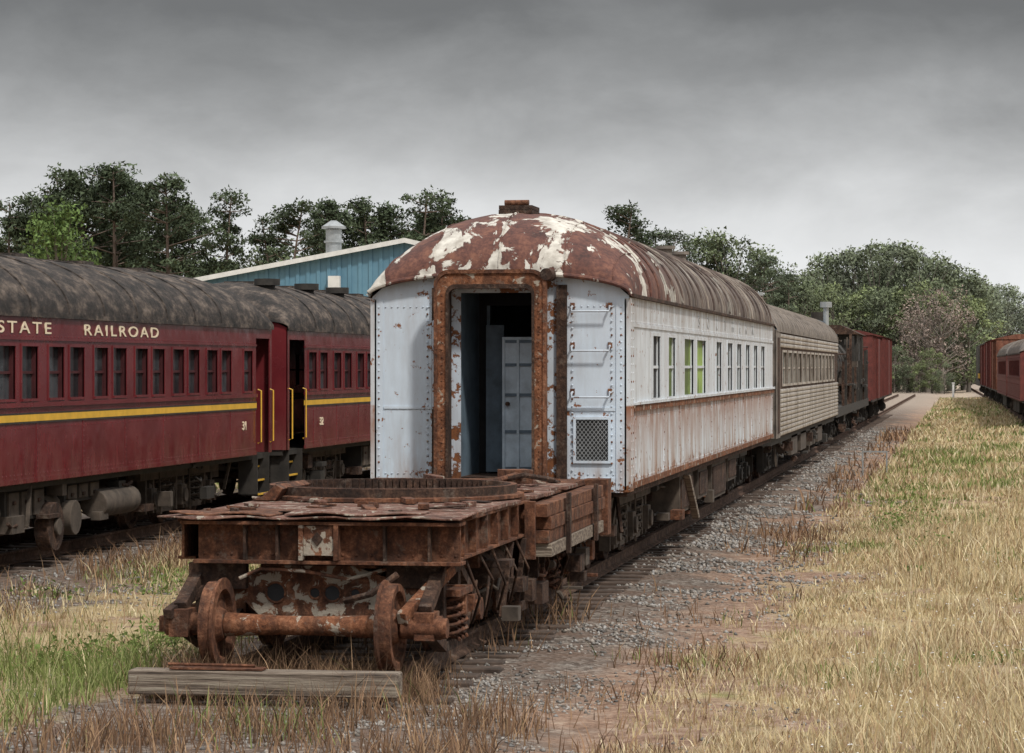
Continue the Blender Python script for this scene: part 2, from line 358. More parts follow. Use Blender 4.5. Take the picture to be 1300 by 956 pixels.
def arc(x): 
    u=max(-1,min(1,(x-XC)/(HW))); return ZE-.03+RH*G0*math.sqrt(max(0,1-u*u))
DX0,DX1,DZ0,DZ1=XC-.46,XC+.46,1.24,3.36
mb=MB(); xs=[XL+i*(2*HW)/26 for i in range(27)]; xs=sorted(set(xs+[DX0,DX1]))
for a,b in zip(xs[:-1],xs[1:]):
    z0=DZ1 if (a>=DX0-1e-6 and b<=DX1+1e-6) else ZS-.03
    mb.poly([(a,Y0,z0),(b,Y0,z0),(b,Y0,arc(b)),(a,Y0,arc(a))],FACE)
def panel(xa,xb,za,zb,m=FACE,p=.012): mb.box(xa,xb,Y0-p,Y0+.01,za,zb,m)
panel(XL+.03,XL+.13,ZS,3.28); panel(XR-.15,XR-.03,ZS,3.28); panel(XC-.80,XC-.72,ZS,3.42,RUSTD,.05); panel(XC+.68,XC+.80,1.1,3.45,RUSTD,.05)
panel(XR-.72,XR-.16,1.98,2.02); panel(XL+.14,XC-.81,2.0,2.03); panel(XC+.81,XR-.16,ZS-.02,1.2,FACE,.02)
for x in (XL+.08,XC-.86,XC+.86,XR-.09,XR-.2):
    for k in range(26): mb.rivet((x,Y0-.012,1.12+k*.083),(1,-1),.015,FACE if k%3 else RUSTO)
for z in (1.14,1.24,2.0,3.2):
    for k in range(9):
        mb.rivet((XL+.16+k*.075,Y0-.004,z),(1,-1),.012,FACE); mb.rivet((XC+.84+k*.075-.02,Y0-.022 if z<1.2 else -.004+Y0,z),(1,-1),.012,FACE)
for z in (3.14,2.68,2.14):
    xa,xb=XR-.66,XR-.22
    mb.tube([(xa,Y0,z+.06),(xa,Y0-.09,z+.05),(xa,Y0-.1,z),(xb,Y0-.1,z),(xb,Y0-.09,z+.05),(xb,Y0,z+.06)],.014,FACE,6)
    for x in (xa,xb): mb.box(x-.025,x+.025,Y0-.02,Y0-.012+.02,z+.03,z+.10,RUSTO)
mb.tube([(XL+.75,Y0,3.05),(XL+.75,Y0-.08,3.03),(XL+.75,Y0-.08,2.0),(XL+.75,Y0,1.98)],.013,FACE,6)
gx0,gx1,gz0,gz1=XR-.62,XR-.24,1.4,1.88
panel(gx0,gx1,gz0,gz1,DARKIN,.006)
for a,b,c,d in ((gx0-.03,gx1+.03,gz1,gz1+.03),(gx0-.03,gx1+.03,gz0-.03,gz0),(gx0-.03,gx0,gz0,gz1),(gx1,gx1+.03,gz0,gz1)): panel(a,b,c,d,FACE,.03)
N=8; W=gx1-gx0; H=gz1-gz0
for i in range(-N,N+1):
    for s_ in (1,-1):
        x0_=gx0+i*W/N; 
        t0=max(0,(gx0-x0_)/W); t1=min(1,(gx1-x0_)/W)
        if t1-t0<.02: continue
        za,zb=(gz0+t0*H,gz0+t1*H) if s_>0 else (gz1-t0*H,gz1-t1*H)
        mb.beam((x0_+t0*W,Y0-.014-.003*s_,za),(x0_+t1*W,Y0-.014-.003*s_,zb),.003,.006,GALV)
mb.obj('end_wall',C1)
mb=MB()
def archpts(hw,z0,z1,r,n=7):
    P=[(XC-.04-hw,z0)]
    for i in range(n+1):
        a=math.pi-(math.pi/2)*i/n; P.append((XC-.04-hw+r+math.cos(a)*r,z1-r+math.sin(a)*r))
    for i in range(n+1):
        a=math.pi/2-(math.pi/2)*i/n; P.append((XC-.04+hw-r+math.cos(a)*r,z1-r+math.sin(a)*r))
    P.append((XC-.04+hw,z0)); return P
def archframe(hw0,hw1,z0,z1o,z1i,r0,r1,ya,yb,m):
    A=archpts(hw0,z0,z1o,r0);B=archpts(hw1,z0,z1i,r1)
    for i in range(len(A)-1):
        for y in (ya,yb): mb.poly([(A[i][0],y,A[i][1]),(A[i+1][0],y,A[i+1][1]),(B[i+1][0],y,B[i+1][1]),(B[i][0],y,B[i][1])],m)
        mb.poly([(A[i][0],ya,A[i][1]),(A[i+1][0],ya,A[i+1][1]),(A[i+1][0],yb,A[i+1][1]),(A[i][0],yb,A[i][1])],m)
        mb.poly([(B[i][0],ya,B[i][1]),(B[i+1][0],ya,B[i+1][1]),(B[i+1][0],yb,B[i+1][1]),(B[i][0],yb,B[i][1])],m)
archframe(.64,.51,1.17,3.6,3.44,.16,.10,Y0-.42,Y0-.36,RUSTO)
archframe(.66,.62,1.17,3.62,3.575,.18,.14,Y0-.44,Y0-.34,RUST)
archframe(.52,.49,1.17,3.45,3.40,.11,.09,Y0-.44,Y0-.34,RUSTD)
archframe(.60,.53,1.17,3.56,3.45,.14,.10,Y0-.36,Y0-.02,RUSTD)
for k in range(24):
    for sg in (-1,1): mb.rivet((XC-.04+sg*.57,Y0-.42,1.25+k*.09),(1,-1),.014,RUST)
mb.box(XC-.85,XC+.8,Y0-.5,Y0+.02,1.08,1.165,RUSTD); mb.box(XC-.6,XC+.55,Y0-.62,Y0-.5,1.0,1.15,RUST)
mb.cyl((XC+.62,Y0-.45,3.56),(XC+.62,Y0-.1,3.56),.07,RUSTD,14)
mb.obj('diaphragm_frame',C1)
mb=MB()
mb.box(DX0-.05,DX0-.02,Y0+.03,Y0+1.8,1.2,3.45,BLUEIN); mb.box(DX1+.02,DX1+.05,Y0+.03,Y0+1.8,1.2,3.45,BLUEIN)
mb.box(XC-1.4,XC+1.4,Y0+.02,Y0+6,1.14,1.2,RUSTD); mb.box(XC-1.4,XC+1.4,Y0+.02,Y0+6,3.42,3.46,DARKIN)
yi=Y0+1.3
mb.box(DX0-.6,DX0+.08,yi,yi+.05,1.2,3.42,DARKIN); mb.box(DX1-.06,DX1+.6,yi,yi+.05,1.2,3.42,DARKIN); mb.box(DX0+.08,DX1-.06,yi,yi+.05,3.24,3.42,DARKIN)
mb.box(DX0+.08,DX0+.12,yi-.03,yi+.05,1.2,3.24,BLUEIN)
yd=Y0+.75
mb.box(XC-.10,XC+.30,yd,yd+.04,1.22,2.85,DOORP)
for z in (1.26,1.70,2.14,2.50,2.78): mb.box(XC-.06,XC+.26,yd-.02,yd,z,z+.035,BLUEIN)
for x in (XC-.095,XC+.08,XC+.262): mb.box(x,x+.03,yd-.022,yd,1.24,2.83,DOORP)
mb.cyl((XC-.03,yd-.06,2.05),(XC-.03,yd,2.05),.025,RUSTD,10)
mb.box(XC-.36,XC-.14,yi-.2,yi-.16,1.22,3.0,BLUEIN)
mb.box(XC-1.4,XC+1.4,Y0+6,Y0+6.05,1.2,3.42,BLUEIN)
mb.obj('vestibule_interior',C1)
mb=MB(); rows=roofmesh(mb,XC,HW,Y0-.10,Y1,ZE,RH,ROOF,g0=G0)
A=[]
for k in range(25):
    a=math.pi*k/24; A.append((XC-math.cos(a)*(HW+.035),Y0-.11,ZE-.015+RH*G0*math.sin(a)))
mb.tube(A,.028,ROOF,8)
y=Y0+1.9
while y<Y1-.3:
    pts=[(XC-math.cos(math.pi*k/20)*(HW+.035),y,ZE+RH*math.sin(math.pi*k/20)+.01) for k in range(21)]
    mb.tube(pts,.02,ROOF,5); y+=.93
for k in range(4,21,4):
    a=math.pi*k/24
    pts=[(XC-math.cos(a)*(HW+.03),yy,ZE+RH*g*math.sin(a)+.008) for yy,g in rows[:13]]
    mb.tube(pts,.008,ROOF,5)
for i in range(2): mb.box(XC-.24,XC+.17,Y0+1.3+i*.02,Y0+1.9,ZE+RH-.02+i*.055,ZE+RH+.03+i*.055,RUSTD)
mb.cyl((XC-.18,Y0+1.4,ZE+RH+.12),(XC+.12,Y0+1.4,ZE+RH+.12),.035,RUST,10)
for yv in (43,45.2): mb.cyl((XC+.6,yv,ZE+RH*.8),(XC+.6,yv,ZE+RH+.04),.11,GREYROOF,12); mb.cyl((XC+.6,yv,ZE+RH+.01),(XC+.6,yv,ZE+RH+.06),.16,GREYROOF,12)
mb.obj('roof',C1)
text('lettering','SOUTHERN',XR+.003,39.0,3.07,.24,2.0,LETTER,C1,5.6,off=0)
mb=MB(); truck(mb,XC,34.3,(-1.65,0,1.65),.46,RUSTD,UNDER); truck(mb,XC,50.6,(-1.65,0,1.65),.46,RUSTD,BLACK)
mb.obj('trucks',C1,bevel=.006)
mb=MB(); mb.box(XC-.35,XC+.35,Y0+.1,Y1-.1,.82,1.04,RUSTD); mb.box(XR-.2,XR-.03,Y0+.05,Y1-.05,.98,1.05,RUSTD); mb.box(XL+.03,XL+.2,Y0+.05,Y1-.05,.98,1.05,RUSTD)
for a,b,z in ((37.6,39.4,.42),(40.2,41.6,.5),(42.4,44.8,.38),(45.3,46.8,.55)):
    mb.box(XR-.75,XR-.12,a,b,z,.97,UNDER); mb.box(XR-.12,XR-.10,a+.08,b-.08,z+.06,.9,RUSTD)
mb.prism([(38.0,.95),(38.15,.95),(39.5,.28),(39.35,.25)],0,XR-.12,XR-.02,WOOD)
clutter(mb,XR-.9,XR-.15,36.2,48.8,.35,.98,60,[RUSTD,UNDER,BLACK,RUST]); clutter(mb,XC-1,XR-.2,Y0,33,.5,1,25,[RUSTD,UNDER])
mb.box(XC-1.2,XC+1.3,Y0+.02,Y0+.12,.85,1.03,RUSTD)
mb.obj('underframe',C1,bevel=.006)

# ================================================================== derelict crane flat wagon (foreground)
W=empty('derelict_flat_wagon'); mb=MB()
YF=21.8; YB=29.9; L_=XC-1.0; R_=XC+1.25
mb.box(L_,R_,YF+.05,YF+.08,.87,1.2,RUST); mb.box(L_-.02,R_+.02,YF-.05,YF+.2,.845,.875,RUST); mb.box(L_-.12,R_+.02,YF-.09,YF+.2,1.175,1.205,RUST)
for x in (L_+.42,L_+.7,XC+.62,XC+1.0): mb.box(x-.012,x+.012,YF-.03,YF+.05,.875,1.175,RUSTD)
mb.box(XC-.06,XC+.2,YF-.07,YF+.045,.92,1.17,RUSTW); mb.box(XC-.1,XC-.06,YF-.09,YF+.04,.88,1.175,RUSTW); mb.box(XC+.2,XC+.24,YF-.09,YF+.04,.88,1.175,RUST)
mb.prism([(XC+.06,1.12),(XC+.11,1.06),(XC+.06,1.0),(XC+.01,1.06)],1,YF-.085,YF-.07,RUSTD)
for x in np.arange(L_+.05,R_,.12): mb.rivet((x,YF+.05,1.13),(1,-1),.016,RUST); mb.rivet((x,YF+.05,.92),(1,-1),.016,RUST)
def ragged(x0,x1,ya,yb,z,m,amp=.05,th=.014,n=18,tilt=0):
    xs=np.linspace(x0,x1,n); P=[(x,ya+random.uniform(-amp,amp)) for x in xs]+[(x1,yb),(x0,yb)]
    b=len(mb.v); k=len(P)
    for dz in (0,th):
        for x,y in P: mb.v.append((x,y,z+dz+tilt*(x-x0)+ (0.012*math.sin(x*9+y*4))))
    for i in range(k): mb.face((b+i,b+(i+1)%k,b+k+(i+1)%k,b+k+i),m)
    mb.face([b+i for i in range(k)][::-1],m); mb.face([b+k+i for i in range(k)],m)
ragged(XC-1.3,R_+.04,YF-.14,YF+.62,1.222,DECK,.035,tilt=.006); ragged(XC-1.22,XC-.35,YF-.06,YF+.4,1.262,RUST,.04,tilt=-.02); ragged(XC-.25,XC+.9,YF+.0,YF+.6,1.258,DECK,.05)
y=YF+.5
while y<YB-.3:
    w=random.uniform(.5,1.0); z=random.uniform(0,.012); mb.box(XC-1.2,XC+1.22+random.uniform(-.06,.08),y,y+w-.02,1.205,1.235+z,random.choice([DECK,DECK,RUST]),rot=random.uniform(-.01,.01)); y+=w
for x in (XC-1.15,XC-.35,XC+.3,XC+1.12):
    mb.box(x-.012,x+.012,YF+.1,YB,.88,1.2,RUST); mb.box(x-.08,x+.08,YF+.21,YB,.86,.885,RUST); mb.box(x-.08,x+.08,YF+.21,YB,1.178,1.203,RUST)
for k in range(9): mb.box(XC+1.13,XC+1.2,YF+.5+k*.55,YF+.52+k*.55,.885,1.18,RUST)
mb.box(XC-1.3,XC+1.35,YB-.25,YB,.8,1.2,RUSTD)
for z in (.66,.79,.92,1.05):
    mb.box(XC+1.23,XC+1.40+random.uniform(0,.03),25.6+random.uniform(-.1,.1),29.5,z,z+.125,RUST if z>.7 else WOOD,tilt=(0,.003),rot=random.uniform(-.004,.004))
mb.box(XC+1.2,XC+1.3,25.42,25.5,.64,1.2,RUST); mb.box(XC+1.43,XC+1.47,26.6,26.7,.62,1.23,RUSTD); mb.box(XC+1.43,XC+1.47,28.6,28.7,.62,1.23,RUSTD)
mb.box(XC+1.18,XC+1.45,29.6,29.9,.62,1.24,RUST)
mb.prism([(XC-1.18,1.25),(XC-.95,1.25),(XC-.88,1.36),(XC-.95,1.40),(XC-1.05,1.30)],1,24.2,25.3,RUST)
for i in range(60):
    x=random.uniform(XC-1.1,XC+1.1);yy=random.uniform(YF+.2,YB-.6);l=random.uniform(.05,.4)
    mb.box(x-l/2,x+l/2,yy-.05,yy+.05,1.25,1.25+random.uniform(.01,.05),random.choice([RUST,DECK,RUSTD]),rot=random.uniform(0,3),tilt=(random.uniform(-.1,.1),0))
mb.tube([(XC+.6,27.5,1.3),(XC+.9,27.2,1.38),(XC+1.1,27.9,1.3)],.03,RUSTD); mb.tube([(XC+.5,26.9,1.28),(XC+.75,27.6,1.36),(XC+.7,28.4,1.3)],.035,RUST)
mb.box(XC+.5,XC+.8,28,28.3,1.25,1.4,RUST,rot=.5)
mb.obj('deck_and_frame',W,bevel=.006)
mb=MB(); rc=(XC-.05,25.25); Rr=1.25; n=96; b=len(mb.v)
prof=[(Rr,1.25),(Rr,1.28),(Rr-.06,1.29),(Rr-.06,1.37),(Rr-.13,1.37),(Rr-.13,1.25)]
for i in range(n):
    t=2*math.pi*i/n
    for r,z in prof: mb.v.append((rc[0]+r*math.cos(t),rc[1]+r*math.sin(t),z))
for i in range(n):
    for k in range(5):
        j=(i+1)%n; mb.face((b+i*6+k,b+j*6+k,b+j*6+k+1,b+i*6+k+1),RUSTD if k in(2,4) else RUST)
for i in range(100):
    t=2*math.pi*i/100; c,s_=math.cos(t),math.sin(t); r=Rr-.15
    mb.beam((rc[0]+r*c,rc[1]+r*s_,1.26),(rc[0]+r*c,rc[1]+r*s_,1.375),.038,.055,RUSTD)
mb.cyl((rc[0],rc[1],1.24),(rc[0],rc[1],1.31),.25,RUSTD,24)
mb.obj('ring_gear',W)
mb=MB(); r=.36
for yc,offs in ((22.45,(-.95,.85)),(27.7,(-.85,.85))):
    for o in offs:
        mb.cyl((XC-1.1,yc+o,r),(XC+1.1,yc+o,r),.07,RUST,16); mb.cyl((XC-.66,yc+o,r),(XC-.2,yc+o,r),.10,RUSTO,18,.08); mb.cyl((XC-.2,yc+o,r),(XC+.2,yc+o,r),.08,RUSTO,18); mb.cyl((XC+.2,yc+o,r),(XC+.66,yc+o,r),.08,RUSTO,18,.10)
        for sg in (-1,1):
            wheel(mb,XC+sg*.745,yc+o,r,sg,RUST); mb.cyl((XC+sg*.82,yc+o,r),(XC+sg*1.0,yc+o,r),.095,RUST,16)
    for sg in (-1,1):
        x0,x1=XC+sg*.95,XC+sg*1.12; a,b_=yc+offs[0],yc+offs[1]; m_=(a+b_)/2
        bars=[((a-.05,.50),(m_-.35,.78)),((m_-.35,.78),(m_+.35,.78)),((m_+.35,.78),(b_+.05,.5)),((a+.1,.30),(m_-.3,.14)),((m_-.3,.14),(m_+.3,.14)),((m_+.3,.14),(b_-.1,.3)),((m_-.32,.14),(m_-.32,.78)),((m_+.32,.14),(m_+.32,.78))]
        for p,q in bars: mb.beam(((x0+x1)/2,p[0],p[1]),((x0+x1)/2,q[0],q[1]),.11,.085,RUSTD)
        for yy in (a,b_):
            mb.box(x0-sg*.0,x1+sg*.0,yy-.12,yy+.12,r-.10,r+.13,RUST); mb.cyl((x1,yy,r),(x1+sg*.05,yy,r),.10,RUST,14)
        for dy in (-.17,0,.17):
            for xx in (XC+sg*.98,XC+sg*1.1): spring(mb,xx,m_+dy,.19,.55,.07,RUST,5)
        mb.box(XC+sg*.88,XC+sg*1.2,m_-.3,m_+.3,.56,.62,RUST)
    m_=yc-.05; yfr=m_-.42 if yc<23 else m_-.25
    for yy in (yfr,m_+.22):
        mb.prism([(XC-.62,.50),(XC-.45,.34),(XC+.45,.34),(XC+.62,.50),(XC+1.0,.56),(XC+1.0,.68),(XC+.55,.74),(XC+.3,.82),(XC-.3,.82),(XC-.55,.74),(XC-1.0,.68),(XC-1.0,.56)],1,yy,yy+.04,RUSTW if yc<23 else RUST)
    mb.box(XC-.5,XC+.5,yfr+.01,m_+.25,.80,.825,RUST)
    mb.box(XC-1.0,XC+1.0,m_-.2,m_+.2,.50,.54,RUSTD)
    for dx,rr in ((-.36,.085),(-.02,.05),(.13,.072),(.33,.045)):
        mb.cyl((XC+dx,yfr-.004,.59),(XC+dx,yfr+.01,.59),rr,DARKIN,18)  # dark discs stand in for the shade inside the bolster holes
        mb.tube([(XC+dx+rr*math.cos(t),yfr-.006,.59+rr*math.sin(t)) for t in np.linspace(0,2*math.pi,19)],.012,RUST,6)
    mb.cyl((XC,m_,.8),(XC,m_,.88),.3,RUSTD,20)
mb.tube([(XC-.62,21.75,.72),(XC-.45,21.8,.80),(XC-.1,21.8,.79),(XC+.3,21.85,.72),(XC+.6,21.95,.80)],.018,RUSTW); mb.tube([(XC+.3,21.7,.55),(XC+.55,21.6,.62),(XC+.75,21.7,.78)],.03,RUSTD)
mb.beam((XC+.86,21.35,.44),(XC+1.10,22.2,.80),.09,.10,RUSTO); mb.cyl((XC+.84,21.45,.36),(XC+1.22,21.45,.36),.085,RUST,16)
mb.beam((XC-1.22,21.5,.36),(XC-.85,21.5,.36),.12,.13,RUST); mb.beam((XC-1.12,21.35,.45),(XC-.9,22.3,.74),.08,.08,RUSTD)
mb.box(XC-1.1,XC-.6,21.9,22.0,.62,.84,RUSTD); mb.box(XC+.6,XC+1.05,21.95,22.05,.64,.84,RUSTD)
mb.cyl((XC+.9,24.3,.62),(XC+.9,25.2,.62),.17,RUSTD,18); mb.cyl((XC+.6,25.5,.6),(XC+.6,26.2,.6),.16,RUSTD,18)
clutter(mb,XC-.9,XC+1.1,22.4,23.8,.25,.85,34,[RUST,RUSTD,RUSTD,RUSTW],.4)
clutter(mb,XC+.6,XC+1.25,24.0,30.2,.15,.85,90,[RUST,RUSTD,RUSTD,UNDER],.4)
for i in range(11):
    y=22.6+i*.65; mb.tube([(XC+1.15,y,.85),(XC+1.25,y+.15,.45+random.random()*.2),(XC+1.12,y+.5,.25),(XC+1.1,y+.8,.6)],.014,RUSTD)
mb.obj('trucks_and_brake_gear',W,bevel=.005)

# ================================================================== maroon coaches
def maroon_coach(name,xc,y0,y1,wins,vest0,vest1,truckY,labels=True,stripe=1.83,ze=3.2,side=MAROON,roof=LROOF):
    E=empty(name); hw=1.5; mb=MB()
    ya=y0+(1.25 if vest0 else 0); yb=y1-(1.05 if vest1 else 0)
    for sg in (1,-1):
        x=xc+sg*hw; ws=[w for w in wins if w[0]>ya+.05 and w[1]<yb-.05]
        sidewall(mb,x,sg,ya,yb,.98,ze,ws,2.08,2.76,side,GLASS,.07,side,None,.035,SASH)
        bands(mb,x,ya,yb,2.855,side,.015,.018,sg); bands(mb,x,ya,yb,2.0,side,.03,.03,sg)
        if stripe:
            mb.box(x-sg*.01,x+sg*.012,ya,yb,stripe-.045,stripe+.045,YEL); bands(mb,x,ya,yb,stripe+.058,BLACK,.011,.014,sg); bands(mb,x,ya,yb,stripe-.058,BLACK,.011,.014,sg)
        bands(mb,x,ya,yb,1.02,side,.03,.02,sg); bands(mb,x,y0,y1,ze-.03,LROOF,.03,.04,sg)
        y=ya+.1
        while y<yb:
            for z in (1.10,1.70,2.89): mb.rivet((x,y,z),(0,sg),.012,side)
            y+=.14
        for yj in np.arange(ya+.7,yb,1.87):
            mb.box(x-sg*.01,x+sg*.006,yj-.03,yj+.03,1.06,1.76,side)
            for k in range(9): mb.rivet((x+sg*.006,yj,1.12+k*.07),(0,sg),.012,side)
        for f,e0,e1,ins in ((vest0,y0,y0+1.25,1),(vest1,y1-1.05,y1,-1)):
            if not f: continue
            mb.box(x-sg*.02,x,e0 if ins>0 else e1-.14,e0+.14 if ins>0 else e1,1.0,ze,side)
            mb.box(x-sg*.02,x,e0+.14 if ins>0 else e0,e1 if ins>0 else e1-.14,2.98,ze,side)
            mb.box(x-sg*.75,x-sg*.72,e0+.1,e1-.1,1.0,2.98,side)
            for k in range(4):
                zz=1.0-k*.23; xx=x-sg*(.28-.09*k)
                mb.box(xx-sg*.3,xx,e0+.16,e1-.16,zz-.04,zz,BLACK); mb.box(xx-sg*.01,xx+sg*.012,e0+.16,e1-.16,zz-.025,zz+.005,YEL)
            for yy in (e0+.14,e1-.14): mb.box(x-sg*.35,x-sg*.01,yy-.015,yy+.015,.3,1.0,BLACK)
            for yy in (e0+.12,e1-.12):
                mb.tube([(x,yy,2.1),(x+sg*.06,yy,2.08),(x+sg*.06,yy,1.2),(x,yy,1.18)],.014,YEL,6)
    mb.obj('side_walls',E)
    mb=MB()
    for y,d in ((y0,-1),(y1,1)):
        xs=np.linspace(xc-hw,xc+hw,17)
        for a,b in zip(xs[:-1],xs[1:]):
            f=lambda q: ze-.02+.2*math.sqrt(max(0,1-((q-xc)/hw)**2))
            mb.poly([(a,y,1.0),(b,y,1.0),(b,y,f(b)),(a,y,f(a))],side)
        mb.box(xc-.6,xc+.6,y-.3 if d<0 else y,y if d<0 else y+.3,1.1,3.25,BLACK)
    mb.box(xc-1.4,xc+1.4,y0+.02,y1-.02,.9,.99,BLACK)
    mb.obj('end_walls_and_floor',E)
    mb=MB(); roofmesh(mb,xc,hw,y0-.05,y1+.05,ze,.86,roof,1.9,1.9,.2)
    for y in np.arange(y0+2.2,y1-3,2.9): mb.box(xc-.3,xc+.3,y,y+.5,ze+.80,ze+.90,roof)
    for y in np.arange(y0+2.0,y1-1.9,1.5): mb.tube([(xc-math.cos(math.pi*k/18)*(hw+.035),y,ze+.86*math.sin(math.pi*k/18)+.006) for k in range(19)],.014,roof,5)
    mb.obj('roof',E)
    mb=MB()
    for t in truckY: truck(mb,xc,t,(-1.6,0,1.6) if labels else (-1.2,1.2),.45,RUSTD if labels else BLACK,UNDER)
    mb.box(xc-.3,xc+.3,y0,y1,.75,.95,BLACK)
    for i,a in enumerate(np.arange(truckY[0]+2.9,truckY[-1]-4,2.3)):
        zb=(.42,.55,.48,.62)[i%4]
        mb.box(xc+.6,xc+1.28,a,a+1.5,zb,.92,BLACK); mb.box(xc-1.35,xc-.6,a,a+1.6,.38,.92,BLACK); mb.cyl((xc+1.1,a+1.7,.6),(xc+1.1,a+2.2,.6),.17,UNDER,14)
        for k in range(3): mb.box(xc+1.28,xc+1.31,a+.08+k*.48,a+.46+k*.48,zb+.05,.86,UNDER); mb.box(xc+1.31,xc+1.33,a+.2+k*.48,a+.3+k*.48,.7,.75,RUSTD)
    clutter(mb,xc+.7,xc+1.4,y0+1.5,y1-1.5,.3,.95,80,[BLACK,UNDER,RUSTD]); mb.obj('trucks_and_underframe',E,bevel=.005)
    return E
XM=-13.5; wins=[]
for k in range(10):
    c=42.15-1.87*k; wins+=[(c-.72,c-.12),(c+.12,c+.72)]
wins.append((43.65,44.2)); wins.sort()
M1=maroon_coach('maroon_passenger_coach',XM,22.2,45.5,wins,True,True,(25.4,41.3))
text('lettering','RAILROAD',XM+1.506,38.85,2.93,.215,2.75,CREAM,M1,1.3,'RIGHT',.002)
text('lettering','TEXAS  STATE',XM+1.506,34.05,2.93,.215,2.75,CREAM,M1,1.3,'RIGHT',.002)
text('car_number','31',XM+1.506,43.55,1.43,.2,1.5,CREAM,M1)
mb=MB(); mb.cyl((XM+1.3,36.4,.55),(XM+1.3,38.0,.55),.2,UNDER,18); mb.cyl((XM+1.25,34.4,.35),(XM+1.45,34.4,.35),.33,RUSTD,22); mb.cyl((XM+1.45,34.4,.35),(XM+1.5,34.4,.35),.12,UNDER,14); mb.cyl((XM+1.25,35.3,.42),(XM+1.42,35.3,.42),.24,UNDER,20)
mb.obj('generator_drive',M1,bevel=.01)
w2=[(48.15+k*1.0+(k%2)*-.12,48.75+k*1.0+(k%2)*-.12) for k in range(19)]
M2=maroon_coach('maroon_passenger_coach.001',XM,46.6,69.5,w2,True,True,(50.6,66))
mb=MB()
for y in (48.2,51.2,53.8): mb.cyl((XM+.7,y,3.8),(XM+.7,y,4.02),.15,BLACK,12); mb.cyl((XM+.7,y,4.0),(XM+.7,y,4.12),.24,BLACK,14)
mb.obj('roof_vents',M2); text('car_number','32',XM+1.506,49.0,1.4,.2,1.5,CREAM,M2)

# ================================================================== stainless coach
S=empty('stainless_steel_coach'); mb=MB(); y0,y1=55.4,82.0
ws=[(57.5+k*1.75,58.75+k*1.75) for k in range(13)]
for sg in (1,-1):
    x=XC+sg*1.5; sidewall(mb,x,sg,y0,y1,1.0,3.25,ws,2.12,2.8,RUSTD,CGLASS,.05,FLUT,None,.05)
    for za,zb in ((1.02,2.02),(2.9,3.2)):
        zz=za
        while zz<zb-.05: mb.prism([(x-sg*.01,zz),(x+sg*.02,zz+.012),(x+sg*.03,zz+.05),(x+sg*.02,zz+.085),(x-sg*.01,zz+.098)],1,y0+1.2,y1,FLUT); zz+=.1
    mb.box(x-sg*.02,x+sg*.02,y0,y0+1.15,1.0,3.25,GREYROOF); mb.box(x,x+sg*.03,y0+.3,y0+.9,1.1,3.1,RUSTD)
mb.poly([(XC-1.5,y0,1.0),(XC+1.5,y0,1.0),(XC+1.5,y0,3.25),(XC+1.2,y0,3.7),(XC-1.2,y0,3.7),(XC-1.5,y0,3.25)],GREYROOF)
mb.box(XC-.6,XC+.6,54.3,55.4,1.1,3.4,BLACK); mb.obj('side_walls',S)
mb=MB(); roofmesh(mb,XC,1.5,y0,y1,3.25,.8,GREYROOF,.8,.8,.5)
for y in np.arange(y0+1,y1,.9): mb.tube([(XC-math.cos(math.pi*k/16)*1.53,y,3.25+.8*math.sin(math.pi*k/16)+.005) for k in range(17)],.018,GREYROOF,5)
mb.cyl((XC+1.05,56.2,3.6),(XC+1.05,56.2,4.0),.06,GALV,10); mb.cyl((XC+1.05,56.2,3.98),(XC+1.05,56.2,4.05),.14,GALV,12)
mb.obj('roof',S); mb=MB(); truck(mb,XC,58.8,(-1.3,1.3),.46,RUSTD,BLACK); truck(mb,XC,78.6,(-1.3,1.3),.46,RUSTD,BLACK)
mb.box(XC-1.2,XC+1.4,y0,y1,.85,1.0,BLACK)
for a in (62,65.5,69.5,73): mb.box(XC+.5,XC+1.4,a,a+2.2,.45,.9,UNDER)
clutter(mb,XC+.7,XC+1.45,56,81,.3,.95,60,[BLACK,UNDER,RUSTD],.8); mb.obj('trucks_and_underframe',S)

# ================================================================== rail crane & boxcars further back
K=empty('rail_crane'); mb=MB(); y0,y1=83.5,111
mb.box(XC-1.4,XC+1.4,y0,y1,.9,1.2,BLACK)
truck(mb,XC,86,(-1.2,1.2),.45,BLACK,BLACK); truck(mb,XC,95,(-1.6,0,1.6),.45,BLACK,BLACK); truck(mb,XC,107.5,(-1.2,1.2),.45,BLACK,BLACK)
mb.box(XC-1.3,XC+1.1,84.0,87.0,1.2,3.5,BLUEG); mb.prism([(XC-1.4,3.5),(XC+1.25,3.5),(XC+.8,3.95),(XC-.9,3.95)],1,83.8,87.4,BLUEG)
mb.box(XC+1.1,XC+1.13,84.6,85.4,2.2,3.1,DARKIN); mb.box(XC+1.1,XC+1.13,85.9,86.7,2.2,3.1,DARKIN)
mb.cyl((XC+.9,87,3.8),(XC+.9,87,4.45),.09,GALV,12); mb.cyl((XC+.9,87,4.4),(XC+.9,87,4.58),.19,GALV,12)
mb.cyl((XC,89.5,2.5),(XC,99,2.5),1.0,BLACK,24); mb.cyl((XC,98.2,2.5),(XC,100.4,2.5),1.08,BLACK,24); mb.cyl((XC,99.4,3.4),(XC,99.4,4.5),.24,BLACK,16,.3)
for yy in (91.5,94.5): mb.cyl((XC,yy,3.3),(XC,yy,3.85),.35,BLACK,16,.28)
for yy in (90.5,92.5,94.5,96.5): mb.cyl((XC,yy,2.5),(XC,yy+.08,2.5),1.02,RUSTD,24)
mb.tube([(XC+1.08,89,2.9),(XC+1.1,99,2.95)],.03,RUSTD); mb.box(XC+.9,XC+1.4,90,99.5,1.85,1.92,RUSTD); mb.cyl((XC+1.15,93,2.15),(XC+1.15,95.5,2.15),.2,BLACK,14)
